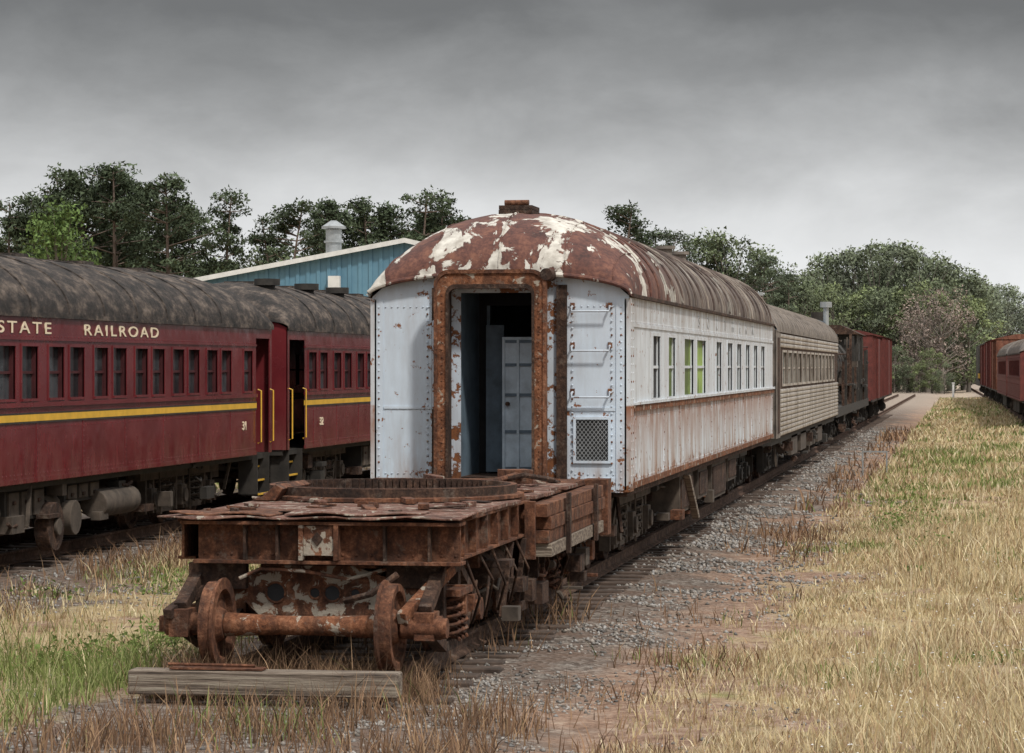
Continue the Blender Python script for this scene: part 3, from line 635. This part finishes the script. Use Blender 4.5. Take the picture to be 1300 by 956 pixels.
mb.box(XC-1.3,XC+1.3,101.5,107.5,1.2,3.7,BLACK); mb.prism([(XC-1.45,3.7),(XC+1.45,3.7),(XC+.7,4.05),(XC-.7,4.05)],1,101.2,108,RUSTD)
mb.box(XC+1.3,XC+1.33,102.4,103.6,2.4,3.3,DARKIN); mb.box(XC+1.3,XC+1.33,104.8,106,2.4,3.3,DARKIN)
for k in range(12): a=88.5+k*1.9; mb.beam((XC+1.38,a,1.2),(XC+1.38,a,2.4+random.random()*1.5),.09,.09,random.choice([BLACK,RUSTD,BLACK]))
clutter(mb,XC+.3,XC+1.45,88.5,110.5,1.25,3.5,90,[BLACK,RUSTD,BLACK,UNDER],1.6); clutter(mb,XC+.5,XC+1.4,85,110,.3,.95,50,[BLACK,RUSTD],1.2)
mb.obj('crane_body',K)
def boxcar(name,xc,y0,y1,m,zt=3.9,par=None):
    E=empty(name); mb=MB(); mb.box(xc-1.45,xc+1.45,y0,y1,1.05,zt-.3,m); mb.prism([(xc-1.55,zt-.3),(xc+1.55,zt-.3),(xc+.4,zt),(xc-.4,zt)],1,y0-.05,y1+.05,m)
    for sg in (-1,1):
        for y in np.arange(y0+.05,y1,1.0): mb.box(xc+sg*1.45,xc+sg*1.51,y-.04,y+.04,1.06,zt-.31,m)
        c=(y0+y1)/2; mb.box(xc+sg*1.5,xc+sg*1.56,c-1.1,c+1.1,1.1,zt-.4,m)
        mb.box(xc+sg*1.44,xc+sg*1.5,y0,y1,1.0,1.1,BLACK)
    for z in (1.3,1.7,2.1,2.5,2.9,3.3): mb.tube([(xc+.9,y0,z),(xc+.9,y0-.08,z),(xc+1.3,y0-.08,z),(xc+1.3,y0,z)],.02,BLACK,5)
    mb.obj('body',E); mb=MB(); truck(mb,xc,y0+2,(-.85,.85),.42,BLACK,BLACK); truck(mb,xc,y1-2,(-.85,.85),.42,BLACK,BLACK); mb.box(xc-.5,xc+.5,y0,y1,.8,1.0,BLACK); mb.obj('trucks',E); return E
boxcar('red_boxcar',XC,112.5,126.5,BRED,4.1); boxcar('red_boxcar.001',XC,127.6,142,BRED,4.2)
XT=5.28; RT=.0129; right=[]
for i,(a,b) in enumerate(((118,138),(139.5,159))):
    ww=[(a+1.2+k*1.6,a+2.2+k*1.6) for k in range(10)]
    right.append(maroon_coach('brown_passenger_coach'+('' if i==0 else '.001'),XT,a,b,ww,False,False,(a+3,b-3),False,None,3.1,BRED,GREYROOF))
right+=[boxcar('rust_boxcar',XT,161,176,m_rust('boxcar_rust',(.09,.035,.025),(.2,.08,.05),(.3,.14,.09)),4.4),boxcar('rust_boxcar.001',XT,178,196,BRED,4.5),boxcar('rust_boxcar.002',XT,198,216,BRED,4.4)]
Lc=empty('diesel_locomotive'); right.append(Lc); mb=MB(); xl=XT
mb.box(xl-1.5,xl+1.5,222,238,.9,1.3,BLACK); mb.box(xl-1.45,xl+1.45,226,238,1.3,4.2,BLACK); mb.box(xl-.9,xl+.9,222.5,226,1.3,3.0,BLACK); mb.box(xl-1.46,xl+1.46,225.9,228,1.5,1.9,YCAB); mb.box(xl-.92,xl+.92,222.45,222.5,1.7,2.2,YCAB)
mb.box(xl-1.1,xl-.3,225.84,225.9,3.2,3.8,GLASS); mb.box(xl+.3,xl+1.1,225.84,225.9,3.2,3.8,GLASS); mb.prism([(xl-1.45,4.2),(xl+1.45,4.2),(xl+.7,4.6),(xl-.7,4.6)],1,226,238,BLACK)
truck(mb,xl,225,(-1.3,1.3),.5,BLACK,BLACK); truck(mb,xl,235,(-1.3,1.3),.5,BLACK,BLACK); mb.obj('body',Lc)

# ================================================================== blue shed
B=empty('blue_metal_building'); mb=MB(); bx0,bxr,bx1,by0,by1=-32.9,-23.2,-15.9,110,140; ez,pz=6.05,7.75
xs=np.arange(bx0,bx1,.15)
def rz(x): return ez+(pz-ez)*((x-bx0)/(bxr-bx0) if x<bxr else (bx1-x)/(bx1-bxr))
for i,x in enumerate(xs): 
    o0=(.05 if i%3==0 else 0); xn=min(x+.15,bx1); y=by0-o0
    mb.poly([(x,y,-.3),(xn,y,-.3),(xn,y,rz(xn)),(x,y,rz(x))],CORR)
    if o0: mb.poly([(x,y,-.3),(x,by0,-.3),(x,by0,rz(x)),(x,y,rz(x))],CORR); mb.poly([(xn,y,-.3),(xn,by0,-.3),(xn,by0,rz(xn)),(xn,y,rz(xn))],CORR)
for x in (bx0,bx1): mb.poly([(x,by0,-.3),(x,by1,-.3),(x,by1,ez),(x,by0,ez)],CORR)
mb.box(-30,-26,by0-.09,by0-.055,-.2,4.2,WHITE)
mb.obj('walls',B,False)
mb=MB()
for xa,za,xb,zb in ((bx0-.4,ez-.06,bxr,pz+.04),(bxr,pz+.04,bx1+.4,ez-.06)):
    mb.prism([(xa,za),(xb,zb),(xb,zb+.06),(xa,za+.06)],1,by0-.3,by1,BROOF); mb.prism([(xa,za-.12),(xb,zb-.12),(xb,zb+.08),(xa,za+.08)],1,by0-.36,by0-.3,WHITE)
mb.obj('roof',B,False)
mb=MB(); vx,vy=-26.8,112; mb.cyl((vx,vy,7.0),(vx,vy,8.35),.34,GALV,20); mb.cyl((vx,vy,8.4),(vx,vy,8.5),.52,GALV,20); mb.cyl((vx,vy,8.5),(vx,vy,8.75),.5,GALV,20,.12); mb.cyl((vx,vy,7.8),(vx,vy,7.88),.42,GALV,20); mb.cyl((vx,vy,8.3),(vx,vy,8.42),.2,GALV,12)
mb.box(-26.5,-26.0,by0-.3,by0-.06,5.7,6.3,WHITE); mb.obj('roof_vent',B)

# ================================================================== tracks
def track(name,xc,y0,y1,tie1,step=.56):
    E=empty(name); mb=MB()
    for sg in (-1,1):
        x=xc+sg*.752; mb.prism([(x-.07,-.17),(x+.07,-.17),(x+.07,-.15),(x+.012,-.13),(x+.012,-.045),(x+.036,-.035),(x+.036,-.003),(x-.036,-.003),(x-.036,-.035),(x-.012,-.045),(x-.012,-.13),(x-.07,-.15)],1,y0,y1,RAIL)
    mb.obj('rails',E,False); mb=MB(); y=y0+.2
    while y<tie1:
        d=random.uniform(-.08,.08); mb.box(xc-1.28+d,xc+1.28+d,y-.11,y+.11,-.34,-.168+random.uniform(-.012,.0),TIE,rot=random.uniform(-.03,.03)); y+=step
    mb.obj('ties',E,False,bevel=.01); return E
track('railway_track',XC,20.95,245,150); track('railway_track.001',XM,12,200,110); right.append(track('railway_track.002',XT,12,330,160))
for e in right: e.rotation_euler=(0,0,RT)
T=MB(); T.box(XC-1.22,XC+.98,20.6,20.82,-.12,.075,WOOD,rot=.0,tilt=(.004,0)); T.obj('timber_beam',None,False,bevel=.012)
T=MB(); T.box(XC-.88,XC-.12,20.62,20.78,.082,.095,RUST,rot=.02); T.tube([(XC-.9,20.65,.12),(XC-.2,20.72,.11)],.014,RUST); T.obj('scrap_steel_plate',None,False)

# ================================================================== ground
def sn(X,Y,f,ph=0): return np.sin(X*f+1.3*np.sin(Y*f*.7+ph)+ph)*np.cos(Y*f*.83+1.1*np.sin(X*f*.6-ph)+ph*1.7)
def gh(X,Y):
    X=np.asarray(X,float);Y=np.asarray(Y,float)
    z=-.27+.035*sn(X,Y,.9)+.02*sn(X,Y,2.3,1)+.012*sn(X,Y,5.1,2)
    for c in (XC,XM,XT-RT*Y):
        d=np.abs(X-c); f=np.clip((2.6-d)/1.1,0,1); f=f*f*(3-2*f); z=z*(1-f)+f*(-.205+.010*sn(X,Y,7,3))
    return z
gx=np.r_[[-1500,-800,-400,-200,-120,-80,-60],np.arange(-45,14,.25),[16,20,30,50,90,180,400,800,1500]]
gy=np.r_[[-60,-20,0,8],np.arange(12,60,.25),np.arange(60,120,1.0),np.arange(120,400,8),[450,600,900,1500,2500]]
GX,GY=np.meshgrid(gx,gy); V=np.c_[GX.ravel(),GY.ravel(),gh(GX,GY).ravel()]
nx,ny=len(gx),len(gy); I=(np.arange(ny-1)[:,None]*nx+np.arange(nx-1)[None,:]).ravel()
g=fast('ground',V,np.c_[I,I+1,I+nx+1,I+nx],None,[m_ground()]); g.data.polygons.foreach_set('use_smooth',np.ones(len(I),bool))
def stones(n,xc,w,ya,yb,thr=-.2):
    Y=np.exp(rng.uniform(np.log(ya),np.log(yb),n)); X=xc+rng.normal(0,w,n)
    k=sn(X,Y,1.6,.7)+.6*sn(X,Y,4.1,2)+rng.normal(0,.3,n)>thr; X,Y=X[k],Y[k]; n=len(X)
    s=rng.uniform(.012,.034,n)*np.clip(Y/30,.8,1.5)
    base=np.array([[1,0,0],[-1,0,0],[0,1,0],[0,-1,0],[0,0,.7],[0,0,-.7]]); F0=np.array([[0,2,4],[2,1,4],[1,3,4],[3,0,4],[2,0,5],[1,2,5],[3,1,5],[0,3,5]])
    B=base[None]*s[:,None,None]*rng.uniform(.6,1.4,(n,6,1)); a=rng.uniform(0,6.28,n); c,s_=np.cos(a)[:,None],np.sin(a)[:,None]
    bx=B[:,:,0]*c-B[:,:,1]*s_; by=B[:,:,0]*s_+B[:,:,1]*c
    V=np.stack([bx+X[:,None],by+Y[:,None],B[:,:,2]+(gh(X,Y)+s*.2)[:,None]],-1).reshape(-1,3)
    F=(F0[None]+6*np.arange(n)[:,None,None]).reshape(-1,3); g=rng.uniform(.09,.36,n)**1.0; tn=rng.uniform(.75,.95,n)
    C=np.repeat(np.c_[g,g*(.5+.5*tn),g*tn],6,0); return V,F,C
def join(L):
    V=[];F=[];C=[];o=0
    for v,f,c in L: V.append(v);F.append(f+o);C.append(c);o+=len(v)
    return np.concatenate(V),np.concatenate(F),np.concatenate(C)
fast('ballast_gravel',*join([stones(24000,XC+1.35,.85,17,120,0),stones(5000,XC-1.2,.8,17,60),stones(5000,-2.6,.9,17,60,.3),stones(12000,XM+1.4,1.3,28,90,0)]),[STONE])
STRAW=np.array([[.54,.44,.25],[.62,.52,.32],[.48,.37,.22],[.40,.28,.17],[.68,.59,.40]]); GRN=np.array([[.18,.22,.07],[.24,.28,.10],[.13,.17,.05],[.34,.35,.16]]); BRN=np.array([[.20,.12,.075],[.28,.175,.11],[.14,.09,.06],[.38,.25,.15]])
def blades(n,xa,xb,ya,yb,hmin,hmax,gthr,pal=STRAW,pal2=GRN,cl=.0,wid=.006):
    Y=np.exp(rng.uniform(np.log(ya),np.log(yb),n)); X=rng.uniform(xa,xb,n)
    f=sn(X,Y,1.1,.4)*.4+sn(X,Y,3.1,2)*.3+sn(X,Y,.35,5)*.3+rng.normal(0,.3,n)
    keep=f>cl; X,Y,f=X[keep],Y[keep],f[keep]; n=len(X)
    X=X+rng.normal(0,.05,n)
    gq=sn(X,Y,.55,3.3)*.6+sn(X,Y,1.7,1.2)*.4+rng.normal(0,.25,n)
    isg=gq>gthr; col=np.where(isg[:,None],pal2[rng.integers(0,len(pal2),n)],pal[rng.integers(0,len(pal),n)])*rng.uniform(.7,1.2,(n,1))
    h=rng.uniform(hmin,hmax,n)*np.clip(.7+f,.4,1.6); w=wid*np.clip(Y/24,1,6)*rng.uniform(.7,1.4,n)
    a=rng.uniform(0,6.28,n); lean=rng.uniform(.05,.9,n)*h; b=rng.uniform(0,6.28,n); z=gh(X,Y)-.01
    dx,dy=np.cos(a)*w,np.sin(a)*w; lx,ly=np.cos(b)*lean,np.sin(b)*lean
    V=np.stack([np.c_[X-dx,Y-dy,z],np.c_[X+dx,Y+dy,z],np.c_[X+lx*.4+dx*.6,Y+ly*.4+dy*.6,z+h*.6],np.c_[X+lx*.4-dx*.6,Y+ly*.4-dy*.6,z+h*.6],np.c_[X+lx,Y+ly,z+h]],1).reshape(-1,3)
    k=5*np.arange(n)[:,None]; F=np.concatenate([k+[0,1,2],k+[0,2,3],k+[3,2,4]])
    C=np.repeat(col,5,0); return V,F,C
G=[blades(130000,-1.9,3.1,16.5,60,.03,.14,.38,cl=-.3),blades(36000,-1.0,3.0,17,60,.10,.30,.5,cl=.3),blades(20000,-2.6,-1.6,17,60,.03,.12,.45,cl=.15),blades(60000,-2.2,2.4,55,230,.06,.24,.25,cl=-.2,wid=.008),
   blades(16000,5.0,14,60,260,.1,.3,.1,wid=.008),
   blades(50000,-11.3,-7.2,18,70,.04,.22,.15,cl=-.1),blades(22000,-9.2,-6.9,17,32,.08,.34,.05,cl=.05),blades(24000,-30,-15.8,40,160,.1,.35,.2,wid=.008,cl=-.3)]
fast('dry_grass',*join(G),[BLADE])
Wd=[blades(12000,-3.8,-1.9,17,45,.04,.2,.9,pal=BRN,cl=.45),blades(9000,-7.6,-3.2,16.5,20.5,.06,.28,.75,pal=BRN,cl=.3),blades(9000,-6.6,-4.2,20.9,22.2,.08,.38,.8,pal=BRN,cl=0,wid=.004),blades(6000,-6.7,-4.0,22,30,.1,.4,.8,pal=BRN,cl=.2),blades(6000,-3.3,-2.2,30,120,.08,.28,.9,pal=BRN,cl=.5,wid=.007),blades(5000,-11.8,-10.3,28,60,.1,.3,.6,pal=BRN,cl=.1)]
fast('dead_weeds',*join(Wd),[BLADE])
def leafy(centers,n=120,size=.05):
    L=[]
    for (x,y,r,h) in centers:
        P=rng.normal(0,1,(n,3))*[r,r,h*.4]+[x,y,0]; P[:,2]=np.abs(P[:,2]); P[:,2]+=gh(P[:,0],P[:,1])
        a=rng.normal(0,1,(n,3));a/=np.linalg.norm(a,axis=1)[:,None];b=rng.normal(0,1,(n,3));b/=np.linalg.norm(b,axis=1)[:,None]
        s=rng.uniform(.5,1.2,(n,1))*size; V=np.stack([P-a*s*.4,P+a*s*.4,P+b*s],1).reshape(-1,3); F=np.arange(3*n).reshape(-1,3)
        c=np.array([.17,.23,.07])*rng.uniform(.5,1.3,(n,1)); L.append((V,F,np.repeat(c,3,0)))
    return join(L)
cs=[(rng.uniform(-8.4,-7.0),rng.uniform(23,29),.2,.28) for _ in range(22)]+[(rng.uniform(-11,-8),rng.uniform(28,45),.25,.2) for _ in range(14)]+[(rng.uniform(-1.6,-.4),rng.uniform(40,60),.22,.4) for _ in range(8)]+[(rng.uniform(-1,2),rng.uniform(20,40),.1,.05) for _ in range(12)]
fast('green_weeds',*leafy(cs,160,.055),[BLADE])
nf=900; FY=np.exp(rng.uniform(np.log(17),np.log(40),nf)); FX=rng.uniform(-1.2,3,nf); k=sn(FX,FY,1.3,4)>.2; FX,FY=FX[k],FY[k]; nf=len(FX)
hz=gh(FX,FY)+rng.uniform(.06,.16,nf); q=.012
V=np.stack([np.c_[FX-q,FY,hz],np.c_[FX,FY-q,hz+.004],np.c_[FX+q,FY,hz],np.c_[FX,FY+q,hz+.008]],1).reshape(-1,3); fast('wildflowers',V,np.arange(4*nf).reshape(-1,4),np.full((4*nf,3),.75),[BLADE])

# ================================================================== trees
def tubeV(p0,p1,r0,r1,n=6):
    p0=np.array(p0,float);p1=np.array(p1,float);d=p1-p0;d/=np.linalg.norm(d);u=np.array([0,0,1.]) if abs(d[2])<.9 else np.array([1.,0,0]);a=np.cross(d,u);a/=np.linalg.norm(a);b=np.cross(a,d)
    t=np.arange(n)*2*np.pi/n; R=np.cos(t)[:,None]*a+np.sin(t)[:,None]*b; V=np.r_[p0+R*r0,p1+R*r1]; i=np.arange(n);j=(i+1)%n
    return V,np.r_[np.c_[i,j,j+n],np.c_[i,j+n,i+n]]
def clump(c,r,n,s,col,flat=.6):
    P=rng.normal(0,1,(n,3)); P/=np.linalg.norm(P,axis=1)[:,None]; P*=rng.uniform(.15,1.15,(n,1))**.6; up=P[:,2].copy(); P=P*[r,r,r*flat]+c
    a=rng.normal(0,1,(n,3));a/=np.linalg.norm(a,axis=1)[:,None];b=rng.normal(0,1,(n,3));b/=np.linalg.norm(b,axis=1)[:,None]
    q=rng.uniform(.5,1.3,(n,1))*s; V=np.stack([P-a*q*.45,P+a*q*.45,P+b*q],1).reshape(-1,3)
    C=np.array(col)*(rng.uniform(.7,1.25,(n,1)))*(1+.25*up[:,None]); return V,np.arange(3*n).reshape(-1,3),np.repeat(C,3,0)  # clump tops lighter, undersides darker: shading put into the leaf colour
def pine(H,seed,col=(.060,.078,.046),dense=1.0,wide=.115,low=.45):
    global rng; rng=np.random.default_rng(seed); L=[];Wv=[]
    bark=np.array([.15,.115,.095]); bend=rng.normal(0,.02,2)
    def tp(z): return np.array([bend[0]*z*z/H*2,bend[1]*z*z/H*2,z])
    zs=np.linspace(0,H*.97,7)
    for a,b in zip(zs[:-1],zs[1:]):
        v,f=tubeV(tp(a),tp(b),.2*(1-a/H)+.03,.2*(1-b/H)+.03); Wv.append((v,f,np.tile(bark*rng.uniform(.8,1.2),(len(v),1))))
    z=H*rng.uniform(low,low+.12)
    while z<H*.97:
        t=(z/H-.42)/.58; Lr=H*wide*(math.sin(math.pi*min(1,max(0,.18+t*.82)))**.7+.10)*rng.uniform(.45,1.35)
        for k in range(rng.integers(1,4)):
            a=rng.uniform(0,6.28); e=tp(z)+np.array([math.cos(a)*Lr,math.sin(a)*Lr,Lr*rng.uniform(.05,.5)])
            v,f=tubeV(tp(z),e,.05,.02,4); Wv.append((v,f,np.tile(bark,(len(v),1))))
            cc=np.array(col)*rng.uniform(.65,1.45)
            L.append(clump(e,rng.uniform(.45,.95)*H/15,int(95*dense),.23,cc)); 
            if rng.random()<.5: L.append(clump((tp(z)*.45+e*.55)+rng.normal(0,.2,3),rng.uniform(.35,.7)*H/15,int(55*dense),.22,cc*.8))  # inner clumps coloured darker, crown shade put into the leaf colour
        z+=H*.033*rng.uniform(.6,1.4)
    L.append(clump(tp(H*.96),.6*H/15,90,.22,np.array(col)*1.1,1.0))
    return join([join(L),join(Wv)])
def broad(H,seed,col=(.080,.10,.052),Wd=.36,dense=1.0,low=.12,n=44,leaf=.28):
    global rng; rng=np.random.default_rng(seed); L=[];Wv=[]; bark=np.array([.14,.12,.10])
    v,f=tubeV((0,0,0),(0,0,H*.55),.28,.14); Wv.append((v,f,np.tile(bark,(len(v),1))))
    for i in range(n):
        a=rng.uniform(0,6.28); zz=rng.uniform(low,.97); rr=H*Wd*math.sqrt(max(.03,1-((zz-.5)/.52)**2))*rng.uniform(.35,1.0)
        c=np.array([math.cos(a)*rr,math.sin(a)*rr,H*zz]); v,f=tubeV((0,0,H*min(.55,zz*.7)),c,.08,.02,4); Wv.append((v,f,np.tile(bark,(len(v),1))))
        L.append(clump(c,H*rng.uniform(.06,.12),int(105*dense),leaf,np.array(col)*rng.uniform(.6,1.45)*(.75+.4*zz),.8))  # leaf colour lightens towards the crown top, painted shading
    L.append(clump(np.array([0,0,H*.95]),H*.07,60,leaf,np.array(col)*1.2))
    return join(L+Wv)
def put(arr,x,y,sc=1,rot=0,tint=1,haze_lift=0):
    V,F,C=arr; c,s=math.cos(rot),math.sin(rot); V2=np.c_[V[:,0]*c-V[:,1]*s,V[:,0]*s+V[:,1]*c,V[:,2]]*sc+[x,y,-.4]; return V2,F,C*tint+haze_lift  # constant added to the leaf colour puts distance haze into the foliage
pm=[]
for i in range(7):
    V,F,C=pine(15,100+i,wide=(.11,.13,.14,.11,.13,.10,.13)[i],low=(.45,.35,.38,.5,.3,.4,.35)[i]); o=fast('pine_proto',V,F,C,[LEAF]); pm.append(o.data); bpy.data.objects.remove(o)
random.seed(3)
pines=[(-66.6,180,14.8),(-64.8,181,15),(-60.9,178,16.9),(-59.6,183,17.3),(-58.4,179,16.9),(-56.3,184,14.9),(-53.6,176,16.0),(-50.2,177,15.0),(-47.6,182,13.5),(-46.1,178,14.4),(-43.9,181,14.7),(-42.2,184,13.4),(-40.5,180,14.7),(-39.1,182,14.3),(-37.2,180,15.0),(-35.7,181,14.8),(-33.6,260,18.9),(-62.4,186,16.0),(-45.0,186,14),(-38.2,186,13.8),(-61.7,181,15.9),(-57.4,187,15.8),(-36.4,185,14),(-59.0,186,16.6),(-55.2,188,14.6),(-65.8,186,15.4)]
for i,(x,y,h) in enumerate(pines):
    o=bpy.data.objects.new('pine_tree' if i==0 else 'pine_tree.%03d'%i,pm[i%7]); scene.collection.objects.link(o); s=h/15
    o.location=(x,y,-.4); o.scale=(s*random.uniform(.95,1.2),s*random.uniform(.95,1.2),s); o.rotation_euler=(0,0,random.uniform(0,6.28))
o=fast('broadleaf_tree',*broad(13.4,55,(.10,.15,.05),.2,1.3),[LEAF]); o.location=(-58.6,168,-.4)
BV=[broad(12,200+i) for i in range(5)]; PV=[pine(15,300+i,(.065,.085,.05)) for i in range(3)]; BR=[broad(10,400+i,(.17,.13,.11),.34,.5,.2,40,.2) for i in range(2)]
YG=[broad(11,500,(.13,.16,.065),.34)]
rr=random.Random(5); Tm=[]
def add(kind,x,y,h,tint=1,haze_lift=0):
    base={'b':(BV,12),'p':(PV,15),'r':(BR,10),'y':(YG,11)}[kind]; Tm.append(put(rr.choice(base[0]),x,y,h/base[1],rr.uniform(0,6.28),tint,haze_lift))
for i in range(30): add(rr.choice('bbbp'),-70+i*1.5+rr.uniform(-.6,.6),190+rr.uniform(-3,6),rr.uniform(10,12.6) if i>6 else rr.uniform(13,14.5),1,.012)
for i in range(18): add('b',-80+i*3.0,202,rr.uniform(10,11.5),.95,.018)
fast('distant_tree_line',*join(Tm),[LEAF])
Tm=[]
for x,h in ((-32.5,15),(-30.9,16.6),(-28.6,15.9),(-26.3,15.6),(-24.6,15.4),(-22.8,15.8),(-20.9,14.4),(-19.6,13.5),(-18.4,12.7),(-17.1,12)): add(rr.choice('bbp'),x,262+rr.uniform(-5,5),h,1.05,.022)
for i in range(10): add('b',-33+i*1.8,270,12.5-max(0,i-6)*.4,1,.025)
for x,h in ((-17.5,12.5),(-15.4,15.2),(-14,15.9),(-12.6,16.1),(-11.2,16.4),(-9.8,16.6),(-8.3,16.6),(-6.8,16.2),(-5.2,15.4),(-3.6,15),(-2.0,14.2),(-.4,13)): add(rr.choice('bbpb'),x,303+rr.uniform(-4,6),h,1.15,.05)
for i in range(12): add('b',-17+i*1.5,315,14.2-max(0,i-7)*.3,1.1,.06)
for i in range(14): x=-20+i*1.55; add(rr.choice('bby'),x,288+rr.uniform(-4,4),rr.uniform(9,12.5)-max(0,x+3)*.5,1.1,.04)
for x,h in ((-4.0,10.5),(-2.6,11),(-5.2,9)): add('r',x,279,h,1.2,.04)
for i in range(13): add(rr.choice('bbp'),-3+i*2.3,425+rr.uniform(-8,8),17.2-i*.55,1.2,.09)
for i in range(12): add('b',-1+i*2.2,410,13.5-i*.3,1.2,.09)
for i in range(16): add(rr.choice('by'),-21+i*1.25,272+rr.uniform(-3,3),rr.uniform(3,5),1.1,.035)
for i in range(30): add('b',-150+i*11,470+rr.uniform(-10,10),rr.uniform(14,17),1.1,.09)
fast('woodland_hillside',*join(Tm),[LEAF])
P=MB(); P.cyl((-1.2,235,-.3),(-1.2,235,1.0),.1,WHITE,10); P.cyl((-1.2,235,1.0),(-1.2,235,1.1),.14,WHITE,10); P.obj('marker_post')
P=MB(); 
for x in (-2.6,-2.0): P.cyl((x,68,-.3),(x,68,.35),.02,GALV,8)
P.box(-2.62,-1.98,67.98,68.02,.33,.37,GALV); P.obj('switch_stand')

# ================================================================== world, sun, camera
w=bpy.data.worlds.new('World'); scene.world=w; w.use_nodes=True; nt=w.node_tree; nt.nodes.clear()
n=nt.nodes.new; l=nt.links.new
SE,SR=math.radians(52),math.radians(140)
sky=n('ShaderNodeTexSky'); sky.sky_type='NISHITA'; sky.sun_disc=False; sky.sun_elevation=SE; sky.sun_rotation=SR; sky.dust_density=4
bg1=n('ShaderNodeBackground'); bg1.inputs[1].default_value=.08; l(sky.outputs[0],bg1.inputs[0])
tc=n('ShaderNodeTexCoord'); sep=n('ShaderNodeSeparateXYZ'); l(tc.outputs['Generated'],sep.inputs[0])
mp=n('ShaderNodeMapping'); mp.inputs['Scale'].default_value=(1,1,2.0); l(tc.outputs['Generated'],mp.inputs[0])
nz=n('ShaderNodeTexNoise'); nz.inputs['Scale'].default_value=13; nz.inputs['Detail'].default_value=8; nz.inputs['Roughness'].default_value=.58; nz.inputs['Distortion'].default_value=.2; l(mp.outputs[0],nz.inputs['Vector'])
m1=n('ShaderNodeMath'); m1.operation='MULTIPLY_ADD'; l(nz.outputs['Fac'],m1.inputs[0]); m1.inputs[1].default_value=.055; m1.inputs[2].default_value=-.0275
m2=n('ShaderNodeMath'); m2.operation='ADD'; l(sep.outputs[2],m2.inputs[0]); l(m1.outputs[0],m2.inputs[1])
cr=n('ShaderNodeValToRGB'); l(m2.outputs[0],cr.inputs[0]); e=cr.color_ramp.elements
st=[(0,.95),(.032,.90),(.052,.76),(.078,.53),(.105,.32),(.135,.175),(.18,.17),(.38,.9),(1,1.3)]  # last stops, above the frame and unseen, brightened to raise ambient light
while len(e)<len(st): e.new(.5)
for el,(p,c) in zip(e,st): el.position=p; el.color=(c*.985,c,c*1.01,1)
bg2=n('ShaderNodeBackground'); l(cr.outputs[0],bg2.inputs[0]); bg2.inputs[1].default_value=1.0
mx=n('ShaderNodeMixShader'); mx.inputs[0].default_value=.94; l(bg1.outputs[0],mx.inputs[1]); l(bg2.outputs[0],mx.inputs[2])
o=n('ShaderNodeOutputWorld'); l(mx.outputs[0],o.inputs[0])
sd=bpy.data.lights.new('sun','SUN'); sd.energy=2.8; sd.angle=math.radians(5); sd.color=(1,.95,.87); so=bpy.data.objects.new('sun',sd); scene.collection.objects.link(so)
az=SR; d=Vector((math.sin(az)*math.cos(SE),math.cos(az)*math.cos(SE),math.sin(SE))); so.rotation_euler=d.to_track_quat('Z','Y').to_euler()
cam=bpy.data.cameras.new('camera'); co=bpy.data.objects.new('camera',cam); scene.collection.objects.link(co); scene.camera=co
cam.sensor_width=36; cam.lens=36*3400/1300; cam.clip_end=5000; cam.clip_start=.5; cam.shift_y=-.010
co.location=(0,0,2.5); co.rotation_euler=(math.pi/2,0,math.atan(578/3400))
scene.view_settings.view_transform='Standard'; scene.view_settings.look='None'; scene.view_settings.exposure=0
